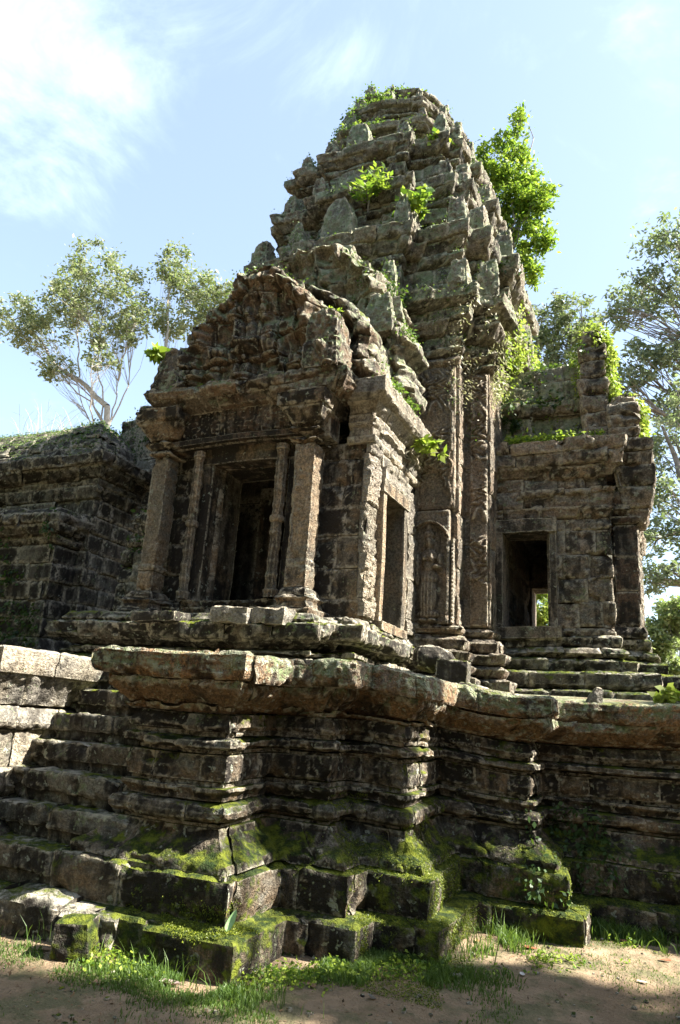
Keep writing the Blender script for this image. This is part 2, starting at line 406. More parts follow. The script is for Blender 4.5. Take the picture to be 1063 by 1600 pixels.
gm = bpy.data.materials.new('trodden earth'); gm.use_nodes = True; t = gm.node_tree; t.nodes.clear(); k = NT(t)
P = k.n('ShaderNodeNewGeometry').outputs['Position']; a = k.noise(P, 1.1, 6, .62, .5); b = k.noise(P, 9, 5, .7); c = k.noise(P, 60, 4, .7)
col = k.mix(k.ss(a, .38, .62), (.19, .13, .075), (.27, .195, .12))
col = k.mix(k.m('MULTIPLY', k.ss(b, .52, .70), .5), col, (.12, .085, .055))
col = k.mix(k.m('MULTIPLY', k.ss(k.noise(P, 2.1, 5, .7), .46, .60), .7), col, (.07, .08, .028))
col = k.mix(k.m('MULTIPLY', k.ss(c, .55, .75), .4), col, (.34, .27, .20))
hh = k.m('ADD', k.m('MULTIPLY', b, 1.0), k.m('MULTIPLY', c, .3))
bp = k.n('ShaderNodeBump', ins={'Height': k.m('ADD', hh, k.m('MULTIPLY', k.noise(P, 3.5, 3), 1.2)), 'Strength': 1.0, 'Distance': .05})
d = k.n('ShaderNodeBsdfPrincipled', ins={'Base Color': col, 'Roughness': .95, 'Normal': bp.outputs[0]})
k.n('ShaderNodeOutputMaterial', ins={'Surface': d.outputs[0]})
GA = G()
xs = np.linspace(-9, 6, 260); ys = np.linspace(-1, 9, 180); X, Y = np.meshgrid(xs, ys, indexing='ij')
GA.add(np.column_stack([X.ravel(), Y.ravel(), (ground_h(X, Y)*sst(np.minimum(np.minimum(X+9, 6-X), np.minimum(Y+1, 9-Y)), 0, .8) - .03*(1-sst(np.minimum(np.minimum(X+9, 6-X), np.minimum(Y+1, 9-Y)), 0, .8))).ravel()]), gridF(260, 180))
for (x0, x1, y0, y1) in [(-1500, -9, -1500, 1500), (6, 1500, -1500, 1500), (-9, 6, -1500, -1), (-9, 6, 9, 1500)]:
    GA.add([[x0, y0, -.03], [x1, y0, -.03], [x1, y1, -.03], [x0, y1, -.03]], [[0, 1, 2, 3]])
GA.build('ground', gm)['kind'] = 'structure'

# ------------------------------------------------------------------ terrace
def post(Gx, fn):
    Gx.V = [fn(v) for v in Gx.V]; return Gx


def sag(v):
    v = v.copy(); v[:, 2] *= 1 - .07*sst(v[:, 0], -2.3, -1.0); return v


TP = Plan([(-3.64, 6.3), (-3.64, 4.62), (-2.85, 4.62), (-2.85, 5.32), (-2.32, 5.32), (-2.32, 5.66), (-1.85, 5.66), (-1.85, 6.66), (-1.04, 6.66), (-1.04, 7.28), (5.0, 7.28)])
terrace = empty('stone_terrace', (-2.85, 4.62, 0), 'stepped sandstone terrace with jutting lichen covered cornice and mossy base under the temple', 'terrace')
def tpart(name, cs, mat, **kw):
    Gx = G(); masonry(Gx, TP, cs, **kw); post(Gx, sag); return Gx.build(name, mat, terrace)
tpart('footing', [[(.46, -.1), (.47, .12), (.465, .235), (.44, .255), (.1, .262)]], M_BASE, bl=.85, res=.018, er=.012, amp=1.1, seed=1, jit=.022)
tpart('plinth', [[(.33, .258), (.345, .42), (.34, .53), (.30, .55)], [(.29, .55), (.26, .60), (.15, .67), (.085, .74), (.085, .79)]], M_BASE, bl=.75, res=.015, er=.010, amp=1.15, seed=2, jit=.014)
tpart('lower_moulding', [[(.035, .79), (.035, .815)], [(.085, .815), (.115, .85), (.12, .89), (.10, .93), (.065, .95)], [(.03, .95), (.035, .99), (.07, 1.02), (.075, 1.045)]], M_BASE, bl=.6, res=.014, er=.008, amp=.8, seed=3)
tpart('dado', [[(.02, 1.045), (.02, 1.085)], [(.045, 1.085), (.05, 1.18), (.045, 1.27)], [(.02, 1.27), (.02, 1.30)]], M_BASE, bl=.45, res=.014, er=.008, amp=.8, carve=.010, seed=4)
tpart('upper_moulding', [[(.075, 1.30), (.10, 1.325), (.095, 1.37), (.06, 1.39)], [(.025, 1.39), (.03, 1.43)], [(.055, 1.43), (.06, 1.47), (.04, 1.50), (.03, 1.56)]], M_BASE, bl=.55, res=.014, er=.008, amp=.9, carve=.006, seed=5)
tpart('cornice', [[(.05, 1.56), (.07, 1.59)], [(.08, 1.595), (.13, 1.65), (.20, 1.71), (.235, 1.775)], [(.27, 1.785), (.285, 1.86), (.28, 1.97), (.25, 1.99), (-.4, 2.0)]], M_CORN, bl=.85, res=.015, er=.014, amp=1.3, carve=.010, seed=6, jit=.02)
Gx = G(); q_ = TP.P; us_ = TP.S; a_ = TP.at(us_, np.full(len(us_), -.13)); V_ = np.concatenate([np.column_stack([a_, np.full(len(a_), z)]) for z in (-.1, 1.9)]); n_ = len(a_)
Gx.add(V_, [[i, i+1, n_+i+1, n_+i] for i in range(n_-1)]); post(Gx, sag)
Gx.add([[-3.6, 4.7, 1.9], [-2.9, 4.7, 1.9], [-2.9, 7.2, 1.9], [-3.6, 7.2, 1.9]], [[0, 1, 2, 3]])
Gx.add([[-12, 5.75, 1.89], [-1.9, 5.75, 1.89], [-1.9, 16, 1.89], [-12, 16, 1.89]], [[0, 1, 2, 3]]); Gx.add([[-1.95, 7.0, 1.75], [5, 7.1, 1.75], [5, 14, 1.75], [-1.95, 14, 1.75]], [[0, 1, 2, 3]])
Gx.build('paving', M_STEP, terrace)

# ------------------------------------------------------------------ stairs
stairs = empty('stone_staircase', (-4.3, 4.2, 0), 'worn mossy stone staircase climbing between two pedestals to the temple door', 'staircase')
ZT = [.25, .52, .76, 1.0, 1.23, 1.46, 1.69, 1.88]
for i, z in enumerate(ZT):
    y = 4.17 + .185*i; z0 = ZT[i-1] if i else -.1
    x0, x1 = (-8.0, -3.25) if i == 0 else (-8.0, -3.3) if i == 1 else (-5.3, -3.55)
    pl = Plan([(x0, y), (x1, y)]); h = z - z0
    cs = [[(-.01, z0-.02), (.0, z0+.30*h), (.03, z0+.36*h), (.04, z0+.45*h), (.045, z-.02), (.035, z), (-.32, z+.004)]]
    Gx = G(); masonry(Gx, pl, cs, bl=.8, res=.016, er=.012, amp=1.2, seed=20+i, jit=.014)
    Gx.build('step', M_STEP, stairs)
# broken thick stretch of the first course
Gx = G(); masonry(Gx, Plan([(-8, 4.06), (-3.42, 4.02)]), [[(0, -.1), (.03, .1), (.02, .22), (-.03, .262), (-.4, .267)]], bl=.5, res=.02, er=.03, amp=2.2, seed=31, jit=.03)
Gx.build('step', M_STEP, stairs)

ped = empty('stair_pedestal', (-5.0, 4.5, 0), 'pale sunlit stone pedestal with smooth cornice slabs at the left of the stairs', 'pedestal')
PP = Plan([(-8, 4.45), (-5.0, 4.45), (-5.0, 6.2)])
def ppart(name, cs, mat, **kw):
    Gx = G(); masonry(Gx, PP, cs, **kw); return Gx.build(name, mat, ped)
ppart('plinth', [[(.3, .2), (.3, .5)], [(.3, .5), (.2, .62), (.05, .75)]], M_BASE, bl=.6, seed=41)
ppart('dado', [[(.05, .75), (.1, .85), (.08, 1.0)], [(.02, 1.0), (.02, 1.3)]], M_PALE, bl=.5, res=.02, carve=.006, seed=42)
ppart('moulding', [[(.05, 1.3), (.09, 1.36), (.07, 1.44), (.03, 1.5)], [(.03, 1.5), (.06, 1.58), (.12, 1.68), (.18, 1.75)]], M_PALE, bl=.6, res=.02, carve=.008, seed=43)
ppart('cornice', [[(.2, 1.755), (.21, 1.86), (.21, 1.955), (.18, 1.975), (-.6, 1.98)]], M_PALE, bl=.75, res=.02, er=.012, amp=.6, seed=47)

# ------------------------------------------------------------------ temple
T = empty('temple_gatehouse', (-4.35, 9.0, 1.9), 'ruined stone temple gatehouse with pedimented porch, side wings and tall overgrown tiered tower', 'temple')
AX = -4.35
def part(name, jobs, mat, parent=None, **kw):
    Gx = G()
    for pl, cs, k2 in jobs: masonry(Gx, pl, cs, **{**kw, **k2})
    return Gx.build(name, mat, parent or T)
SP = Plan([(-6.1, 9.0), (-6.1, 6.35), (-3.12, 6.35), (-3.12, 6.72), (-2.82, 6.72), (-2.82, 8.75)])
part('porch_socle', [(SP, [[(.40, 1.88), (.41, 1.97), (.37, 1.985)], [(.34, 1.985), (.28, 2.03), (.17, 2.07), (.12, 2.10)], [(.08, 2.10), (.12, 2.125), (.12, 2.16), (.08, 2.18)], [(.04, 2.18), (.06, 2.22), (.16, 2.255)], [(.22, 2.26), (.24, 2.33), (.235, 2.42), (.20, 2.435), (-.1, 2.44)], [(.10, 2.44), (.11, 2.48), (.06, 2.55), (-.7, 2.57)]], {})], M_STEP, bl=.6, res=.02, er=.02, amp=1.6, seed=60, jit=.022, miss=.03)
# raised sill steps inside the porch
part('threshold', [(Plan([(-5.1, 6.6), (-3.55, 6.6)]), [[(0, 2.55), (.02, 2.66), (-.3, 2.67)]], {}), (Plan([(-5.0, 6.78), (-3.6, 6.78)]), [[(0, 2.66), (.02, 2.77), (-.6, 2.78)]], {})], M_PORCH, bl=.6, res=.02, er=.02, amp=1.4, seed=61)

def sq(cx, cy, a, b=None):
    b = b or a; return Plan([(cx-a, cy-b), (cx+a, cy-b), (cx+a, cy+b), (cx-a, cy+b)], True)
def pillar(cx, cy, a, seed):
    q = sq(cx, cy, a); Gx = G()
    masonry(Gx, q, [[(0, 2.86), (0, 3.1)], [(0, 3.1), (.0, 3.18)], [(0, 3.18), (0, 4.55)]], bl=9, res=.018, er=.012, carve=.007, seed=seed, jit=.006, amp=1.1)
    p = Gx.build('porch_pillar', M_COL, T)
    Gx = G(); masonry(Gx, q, [[(.13, 2.52), (.14, 2.62), (.10, 2.65)], [(.10, 2.65), (.07, 2.7), (.10, 2.74), (.07, 2.78)], [(.06, 2.78), (.02, 2.86)]], bl=9, res=.018, seed=seed+1); Gx.build('base', M_PORCH, p)
    Gx = G(); masonry(Gx, q, [[(.02, 4.55), (.05, 4.58), (.02, 4.64)], [(.03, 4.64), (.09, 4.7), (.05, 4.75)], [(.04, 4.75), (.10, 4.86), (.17, 4.95)], [(.19, 4.95), (.21, 5.12), (-.1, 5.13)]], bl=9, res=.018, er=.02, amp=1.5, seed=seed+2, carve=.006); Gx.build('capital', M_PORCH, p)
    return p
pillar(-5.45, 6.75, .12, 70); pillar(-3.44, 6.75, .12, 75)
BP = Plan([(-5.75, 9.0), (-5.75, 7.0), (-2.78, 7.0), (-2.78, 8.8)])      # porch body; u: side 0..2, front 2..5.22, right side 5.22..7.02
HF = (2.95, 4.0, 2.78, 4.46); HR = (5.33, 6.11, 2.57, 4.14)
zc = [2.57, 2.78, 3.12, 3.5, 3.85, 4.14, 4.46, 4.66]
part('porch_wall', [(BP, [[(0, a), (0, b)] for a, b in zip(zc[:-1], zc[1:])], {})], M_PORCH, bl=.5, res=.025, carve=.008, seed=80, holes=[HF, HR])
# carved strip beside the porch corner (sunlight painted in by paler stone) with deep worn relief
part('pilaster', [(Plan([(-2.75, 6.97), (-2.75, 7.3)]), [[(.03, 2.6), (.03, 2.75), (.0, 2.8)]] + [[(0, a), (0, b)] for a, b in [(2.8, 3.3), (3.3, 3.9), (3.9, 4.5)]] + [[(.03, 4.5), (.04, 4.64)]], {})], M_SUNCARV, bl=2, res=.012, carve=.016, seed=82, er=.02, amp=1.8)
part('pilaster', [(Plan([(-2.75, 8.42), (-2.75, 8.8)]), [[(.03, 2.6), (.03, 2.75), (.0, 2.8)]] + [[(0, a), (0, b)] for a, b in [(2.8, 3.3), (3.3, 3.9), (3.9, 4.5)]], {})], M_SUNCARV, bl=2, res=.02, carve=.016, seed=83)

def frame_box(Gx, x0, x1, y0, y1, z0, z1, seed, n=14, r=.6):
    """dressed stone bar, slightly worn"""
    stone(Gx, ((x0+x1)/2, (y0+y1)/2, (z0+z1)/2), (x1-x0, y1-y0, z1-z0), seed=seed, n=n, rough=r, rnd=.0)
def colonette(cx, cy, z0, z1, r, seed, parent, mat):
    zz = np.linspace(z0, z1, 150); th = np.linspace(0, 2*pi, 25)[:-1]
    t = (zz-z0)/(z1-z0); ring = 1 + .16*np.abs(np.sin(t*pi*11))**6 + .22*(np.abs(t-.5) < .02) + .3*(t < .05) + .25*(t > .96)
    A, Z = np.meshgrid(th, zz, indexing='ij'); Rr = r*ring[None, :]*(1 + .06*np.cos(A*8))
    V = np.column_stack([(cx+Rr*np.cos(A)).ravel(), (cy+Rr*np.sin(A)).ravel(), Z.ravel()])
    V += np.column_stack([vn(V, 11, seed), vn(V, 11, seed+5), 0*V[:, 0]])*.008
    Gx = G(); Gx.add(warp(V), gridF(24, 150, wrap=True)); return Gx.build('colonette', mat, parent)
Gx = G()
frame_box(Gx, -5.0, -4.8, 6.86, 7.55, 2.76, 4.5, 1, 26); frame_box(Gx, -3.75, -3.57, 6.86, 7.55, 2.76, 4.5, 2, 26); frame_box(Gx, -5.02, -3.55, 6.84, 7.56, 4.46, 4.68, 3, 26)
df = Gx.build('door_frame', M_PORCH, T)
colonette(-4.95, 6.76, 2.78, 4.6, .055, 1, df, M_COL); colonette(-3.80, 6.78, 2.78, 4.6, .06, 2, df, M_COL)
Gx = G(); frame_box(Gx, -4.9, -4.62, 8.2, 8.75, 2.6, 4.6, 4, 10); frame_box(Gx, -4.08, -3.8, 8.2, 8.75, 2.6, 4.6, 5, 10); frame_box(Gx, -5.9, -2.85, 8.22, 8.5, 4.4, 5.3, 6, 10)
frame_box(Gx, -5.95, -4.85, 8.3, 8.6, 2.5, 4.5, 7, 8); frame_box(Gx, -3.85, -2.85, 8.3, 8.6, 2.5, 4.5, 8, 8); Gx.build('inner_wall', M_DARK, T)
Gx = G(); frame_box(Gx, -3.05, -2.71, 7.32, 7.42, 2.57, 4.16, 9, 16); frame_box(Gx, -3.05, -2.71, 8.08, 8.2, 2.57, 4.16, 10, 16); frame_box(Gx, -3.05, -2.69, 7.28, 8.24, 4.12, 4.27, 11, 16); frame_box(Gx, -3.05, -2.66, 7.3, 8.2, 2.5, 2.6, 12, 16)
Gx.build('side_door_frame', M_COL, T)
# front lintel (dark pendant carving) and front beam
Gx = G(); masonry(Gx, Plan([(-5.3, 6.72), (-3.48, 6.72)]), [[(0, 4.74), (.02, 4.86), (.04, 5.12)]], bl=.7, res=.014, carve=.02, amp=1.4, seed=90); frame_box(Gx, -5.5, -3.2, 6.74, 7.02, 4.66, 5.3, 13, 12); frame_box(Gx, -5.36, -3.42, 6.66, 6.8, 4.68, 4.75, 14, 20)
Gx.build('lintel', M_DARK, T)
EF = Plan([(-5.50, 7.1), (-5.50, 6.6), (-3.03, 6.6), (-3.03, 7.1)])
part('front_cornice', [(EF, [[(.0, 5.1), (.06, 5.18), (.13, 5.24)], [(.15, 5.24), (.18, 5.33), (.16, 5.4), (-.3, 5.42)]], {})], M_PED, bl=.7, res=.02, er=.025, amp=2.0, seed=91, jit=.03)
ES = Plan([(-3.06, 7.0), (-2.78, 7.0), (-2.78, 8.8)])
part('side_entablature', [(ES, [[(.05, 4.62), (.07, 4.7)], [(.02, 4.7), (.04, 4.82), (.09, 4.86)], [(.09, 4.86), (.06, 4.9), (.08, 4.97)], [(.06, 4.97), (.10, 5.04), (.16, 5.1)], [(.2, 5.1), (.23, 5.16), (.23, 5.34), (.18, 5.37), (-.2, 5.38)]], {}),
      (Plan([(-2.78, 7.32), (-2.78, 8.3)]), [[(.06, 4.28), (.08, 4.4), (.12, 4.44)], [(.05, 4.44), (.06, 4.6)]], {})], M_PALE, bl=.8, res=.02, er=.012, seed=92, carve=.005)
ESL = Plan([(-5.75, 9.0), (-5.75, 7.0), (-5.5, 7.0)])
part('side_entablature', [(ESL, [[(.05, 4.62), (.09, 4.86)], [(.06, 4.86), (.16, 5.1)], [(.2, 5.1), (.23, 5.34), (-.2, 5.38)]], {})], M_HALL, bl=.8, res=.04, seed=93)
# stepped vault over the porch
vc = [[(.10, 5.38), (.06, 5.56)], [(.02, 5.56), (-.03, 5.78)], [(-.06, 5.78), (-.10, 6.02)], [(-.13, 6.02), (-.17, 6.26)], [(-.2, 6.26), (-.27, 6.5)], [(-.33, 6.5), (-.5, 6.68)], [(-.6, 6.68), (-1.62, 6.86)]]
part('porch_roof', [(Plan([(-2.78, 7.0), (-2.78, 8.85)]), vc, {}), (Plan([(-5.75, 8.85), (-5.75, 7.0)]), vc, {})], M_TOWER, bl=.4, res=.028, er=.03, amp=2.4, seed=95, jit=.035, miss=.03)


def ell(x, z, cx, cz, a, b, h): return h*np.sqrt(np.clip(1-((x-cx)/a)**2-((z-cz)/b)**2, 0, 1))


def pediment(name, cx, y0, th, zb, prof, seed, mat, res=.02, deep=1.0):
    """thick carved gable slab: outline half-width given per height, relief on its face, worn all over"""
    zk = np.array([p[0] for p in prof]); wl = np.array([p[1] for p in prof]); wr = np.array([p[2] if len(p) > 2 else p[1] for p in prof])
    nz_ = int((zk[-1]-zk[0])/res); Z = np.linspace(zk[0], zk[-1], nz_); WL, WR = np.interp(Z, zk, wl), np.interp(Z, zk, wr)
    Pz = np.column_stack([Z*0+seed, Z, Z*0]); WL = WL + vn(Pz, 3.6, 1)*.10 + vn(Pz, 9, 2)*.09; WR = WR + vn(Pz, 3.6, 41)*.10 + vn(Pz, 9, 42)*.09
    WL = np.maximum(WL, .06); WR = np.maximum(WR, .06)
    nx = int(2*max(wl)/res); t = np.linspace(0, 1, nx)
    X = cx - WL[None, :] + t[:, None]*(WL+WR)[None, :]; ZZ = np.tile(Z, (nx, 1))
    dist = np.minimum(np.minimum(X-(cx-WL[None, :]), (cx+WR[None, :])-X), (zk[-1]-ZZ)*.8)
    Q = np.column_stack([X.ravel(), np.full(X.size, seed*1.0), ZZ.ravel()])
    band = np.exp(-((dist-.14)/.075)**2)*.10 - np.exp(-((dist-.27)/.04)**2)*.05
    tym = sst(dist, .25, .38)*-.08
    lump = (1-np.abs(vn(Q, 3.1, 3.3)))**3*.14 + (1-np.abs(vn(Q, 7.3, 8.8)))**2*.07 + fbm(Q, 2.2, 3, 6.)*.13
    jz = ((ZZ-zb)/.30); row = np.floor(jz); fz = np.abs(jz-np.round(jz))*.30
    jx = (X/.46 + row*.37 + _val[(row.astype(int)*37) % 4096]*.5); fx = np.abs(jx-np.round(jx))*.46
    blk = _val[((row*131+np.floor(jx+.5)*17).astype(int)) % 4096]*.045
    joint = -np.exp(-(np.minimum(fz, fx)/.014)**2)*.05
    fig = np.zeros_like(X); hh_ = zk[-1]-zb; rr_ = random.Random(seed)
    for (fx_, fz_, sc_) in [(0, .42*hh_, 1.25), (-.38, .25*hh_, .8), (.38, .25*hh_, .8), (-.72, .14*hh_, .7), (.72, .14*hh_, .7), (0, .12*hh_, .9), (-.2, .62*hh_, .6), (.22, .6*hh_, .6)]:
        u_, v_ = (X-cx-fx_)/sc_, (ZZ-zb-fz_)/sc_
        fig = np.maximum.reduce([fig, ell(u_, v_, 0, .16, .05, .06, .10), ell(u_, v_, 0, .24, .03, .06, .07), ell(u_, v_, 0, .04, .09, .12, .09), ell(u_, v_, -.12, .05, .035, .11, .07), ell(u_, v_, .12, .05, .035, .11, .07), ell(u_, v_, 0, -.10, .19, .055, .10), ell(u_, v_, 0, -.19, .15, .045, .07)])
    ang = np.arctan2(ZZ-zb-.4*hh_, X-cx); fig = fig + np.where((dist < .24) & (dist > .05), .022*np.sin(ang*34), 0)
    rel = fig*1.05 + (band*.8 + tym)*.9 + lump.reshape(X.shape)*deep*.75 + blk + joint
    rel = rel - np.exp(-(dist/.035)**2)*.07
    V = [np.column_stack([X.ravel(), (y0-rel).ravel(), ZZ.ravel()])]
    Vb = np.column_stack([X.ravel(), (y0+th+vn(Q, 3, 5)*.05).ravel(), ZZ.ravel()])
    Gx = G(); nrm = np.array([0, -1, 0])
    F = gridF(nx, nz_); Gx.add(warp(V[0]), F)
    Gx.add(warp(Vb), F[:, ::-1])
    n = 12
    for side in (0, -1):
        a = V[0].reshape(nx, nz_, 3)[side]; b = Vb.reshape(nx, nz_, 3)[side]
        s_ = np.linspace(0, 1, n)[:, None, None]; W_ = a[None]*(1-s_) + b[None]*s_
        W2 = W_.reshape(-1, 3); W2[:, 0] += (fbm(W2, 6, 3, 9.)*.07)*np.repeat(np.sin(np.linspace(0, pi, n)), nz_)*(1 if side else 1)
        Gx.add(warp(W2), gridF(n, nz_))
    a = V[0].reshape(nx, nz_, 3)[:, -1]; b = Vb.reshape(nx, nz_, 3)[:, -1]
    s_ = np.linspace(0, 1, n)[:, None, None]; Gx.add(warp((a[None]*(1-s_)+b[None]*s_).reshape(-1, 3)), gridF(n, nx))
    return Gx.build(name, mat, T)
pf = pediment('front_pediment', AX, 6.62, .42, 5.4, [(5.38, 1.16, 1.36), (5.6, 1.13, 1.33), (5.9, .98, 1.16), (6.12, .84, 1.04), (6.3, .70, .92), (6.5, .54, .74), (6.66, .42, .60), (6.84, .26, .44), (7.0, .10, .22)], 3, M_PED, res=.014)
pu = pediment('upper_pediment', AX+.1, 7.95, .55, 6.0, [(5.4, 1.6), (6.3, 1.55), (6.95, 1.40), (7.3, 1.2), (7.55, 1.06), (7.72, .82), (7.95, .62), (8.15, .46), (8.28, .26)], 5, M_TOWER, res=.02)
pediment('gable_wall', AX, 7.0, .3, 5.4, [(5.38, 1.36, 1.58), (6.0, 1.26, 1.48), (6.5, 1.05, 1.27), (6.66, .85, 1.02), (6.85, .5)], 9, M_PED, res=.02)
def antefix(parent, x, y, z, w, h, d, rz, seed, mat, name='antefix', top=.35, p=1.6, n=14, carve=.02, tilt=0.0):
    Gx = G(); stone(Gx, (x, y, z+h/2), (w, d, h), (tilt, 0, rz), seed=seed, n=n, rough=1.0, shape=wedge(top, p, .25), rnd=.12, carve=carve); return Gx.build(name, mat, parent)
antefix(pf, -3.26, 6.66, 5.38, .46, .74, .46, 0, 11, M_PED, 'acroterion', top=.62, p=2.6, n=34, carve=.03)
antefix(pf, -5.42, 6.66, 5.36, .40, .62, .38, 0, 12, M_PED, 'acroterion', top=.5, p=1.2, n=26, carve=.03)
antefix(pu, -3.05, 7.95, 6.5, .40, .62, .5, 0, 13, M_TOWER, 'acroterion', top=.65, p=2.2, n=26, carve=.03)

R = random.Random(17)      # displaced coping stones along the broken gable lines
for (x, y, z, w, d, h) in [(-5.18, 6.8, 5.85, .26, .3, .2), (-5.05, 6.85, 6.1, .2, .3, .2), (-4.9, 6.8, 6.38, .24, .3, .2), (-4.62, 6.8, 6.66, .24, .3, .22), (-4.25, 6.85, 6.92, .26, .3, .16), (-3.85, 6.8, 6.62, .26, .34, .26), (-3.6, 6.85, 6.3, .24, .34, .26)]:
    Gx = G(); stone(Gx, (x, y, z), (w, d, h), (R.uniform(-.15, .15), R.uniform(-.25, .25), R.uniform(-.3, .3)), seed=z*9, n=16, rnd=.08, carve=.03); Gx.build('coping_stone', M_PED, pf)
for (x, y, z, w, d, h) in [(-5.3, 8.1, 7.35, .35, .45, .28), (-5.0, 8.1, 7.66, .35, .45, .26), (-4.75, 8.15, 7.95, .3, .45, .26), (-3.75, 8.15, 8.0, .34, .5, .26), (-3.5, 8.15, 7.68, .34, .5, .3), (-3.22, 8.1, 7.36, .32, .5, .34), (-2.95, 8.1, 6.9, .26, .5, .34)]:
    Gx = G(); stone(Gx, (x, y, z), (w, d, h), (R.uniform(-.15, .15), R.uniform(-.2, .2), R.uniform(-.3, .3)), seed=z*9, n=18, rnd=.08, carve=.03); Gx.build('coping_stone', M_TOWER, pu)
# -------- tower
TC = (-4.35, 11.3)
def tplan(h, a=1.02, b=.42, c=.88, sq_=1.0, cx=TC[0], cy=TC[1]):
    Q = [(a, b), (1, b), (1, c), (c, c), (c, 1), (b, 1), (b, a)]; pts = []
    for r in range(4):
        for x, y in Q:
            for _ in range(r): x, y = -y, x
            pts.append((cx+x*h, cy+y*h))
    return Plan(pts, True)
def oplan(h, n=12, cx=TC[0], cy=TC[1]):
    return Plan([(cx+h*cos(2*pi*i/n+.1)*(1 if i % 2 else 1.08), cy+h*sin(2*pi*i/n+.1)*(1 if i % 2 else 1.08)) for i in range(n)], True)
tb = tplan(2.5, c=.86)
def hide(x, y, z, R): return x < TC[0]-.6 and y > TC[1]+.5 or y > TC[1]+2.0      # back of the tower: core only
sh = [[(.30, 1.95), (.31, 2.1), (.2, 2.14)], [(.18, 2.14), (.24, 2.24), (.16, 2.3)], [(.2, 2.3), (.24, 2.42), (.1, 2.46)], [(.12, 2.46), (.14, 2.58), (.06, 2.66)], [(.04, 2.66), (.07, 2.74), (.0, 2.8)]]
part('tower_base', [(tb, sh, {})], M_WING, bl=.6, res=.03, seed=100, er=.018, amp=1.3, miss_fn=hide)
part('tower_wall', [(tb, courses(2.8, 6.45, .36), {})], M_CARV, bl=.55, res=.026, carve=.008, seed=101, miss_fn=hide, jit=.008)
tcorn = part('tower_cornice', [(tb, [[(.02, 6.45), (.05, 6.5), (.02, 6.57)], [(.02, 6.57), (.10, 6.66), (.05, 6.72)], [(.0, 6.72), (.02, 6.92)], [(.03, 6.92), (.12, 7.06), (.16, 7.12)], [(.12, 7.12), (.16, 7.3)], [(.2, 7.3), (.29, 7.38), (.30, 7.55), (-.2, 7.58)]], {})], M_TOWER, bl=.5, res=.026, er=.025, amp=2.0, seed=102, jit=.025, carve=.006, miss_fn=hide, miss=.02)
# carved corner pilasters of the tower front, one with a standing figure in a niche
def relief_panel(Gx, x0, x1, y, z0, z1, fn, res=.011, out=0.0):
    nx = int((x1-x0)/res); nz_ = int((z1-z0)/res); X, Z = np.meshgrid(np.linspace(x0, x1, nx), np.linspace(z0, z1, nz_), indexing='ij')
    R_ = fn((X-(x0+x1)/2), Z-z0); Q = np.column_stack([X.ravel(), X.ravel()*0, Z.ravel()]); R_ = R_.ravel() + fbm(Q, 6, 3)*.018 - sst(vn(Q, 10, 3.), .3, .8)*.015
    e = np.minimum(np.minimum(X-x0, x1-X), np.minimum(Z-z0, z1-Z)).ravel(); R_ = np.where(e < .004, -.08, R_ - np.exp(-(e/.02)**2)*.015)
    Gx.add(warp(np.column_stack([X.ravel(), y-out-R_, Z.ravel()])), gridF(nx, nz_)); return Gx
def devata(x, z):
    s = 1.0; r = np.zeros_like(x)
    ar = np.sqrt(np.clip((x/.27)**2, 0, 4)); top = 1.33 - .18*ar**2
    r = np.where((np.abs(x) > .235) | (z > top), .05, 0.) + np.where(np.abs(z-top) < .03, .02, 0)
    f = np.maximum.reduce([ell(x, z, .0, 1.06, .058, .085, .075), ell(x, z, 0, 1.17, .075, .07, .06), ell(x, z, 0, 1.25, .035, .06, .05),
        ell(x, z, 0, .98, .035, .06, .05), ell(x, z, 0, .88, .115, .10, .075), ell(x, z, -.045, .85, .045, .045, .1), ell(x, z, .045, .85, .045, .045, .1),
        ell(x, z, 0, .74, .075, .12, .065), ell(x, z, 0, .60, .115, .12, .075), ell(x, z, -.01, .38, .12, .32, .075), ell(x, z, 0, .12, .15, .06, .06),
        ell(x, z, -.155, .78, .035, .15, .055), ell(x, z, -.15, .60, .03, .12, .05), ell(x, z, .145, .82, .04, .10, .055), ell(x, z, .10, .74, .08, .035, .08), ell(x, z, .05, .86, .03, .08, .095),
        ell(x, z, -.06, .045, .06, .03, .08), ell(x, z, .06, .045, .06, .03, .08)])
    f = f + np.where((f > .03) & (z < .62) & (z > .1), .006*np.sin(x*140), 0)
    return r + f
def foliate(x, z):
    Q = np.column_stack([x.ravel()*1., z.ravel()*0, z.ravel()]); n0 = vn(Q, 3.1, 2.).reshape(x.shape); n1_ = vn(Q, 8, 5.).reshape(x.shape); x = x+n1_*.03; z = z+n0*.12; lost = sst(vn(Q, 2.3, 9.).reshape(x.shape), .1, .5)
    c = np.sin(z*26)*.05; a = .012*np.cos((x-c)*60)*np.cos(z*26+1) + .010*np.sin(np.hypot((x-c), (z*1.0 % .24)-.12)*90)
    a = (1-lost)*1.3*(.014*np.cos((x-c)*52)*np.cos(z*23+1) + .012*np.sin(np.hypot((x-c), (z % .31)-.155)*70) + n1_*.02)
    return .02 - lost*.02 + a*(np.abs(x) < .2) + .018*(np.abs(np.abs(x)-.24) < .018)
yb = TC[1]-2.5
Gx = G(); relief_panel(Gx, -2.86, -2.24, yb, 4.3, 6.42, foliate, out=.045)
cp = Gx.build('corner_pilaster', M_CARV, T)
Gx = G(); masonry(Gx, Plan([(-2.87, yb+.05), (-2.87, yb-.04), (-2.21, yb-.04), (-2.21, yb+.05)]), [[(.05, 2.66), (.06, 2.72), (.0, 2.76)]], bl=2, res=.02, core=False, seed=110); Gx.build('pilaster_moulding', M_CARV, cp)
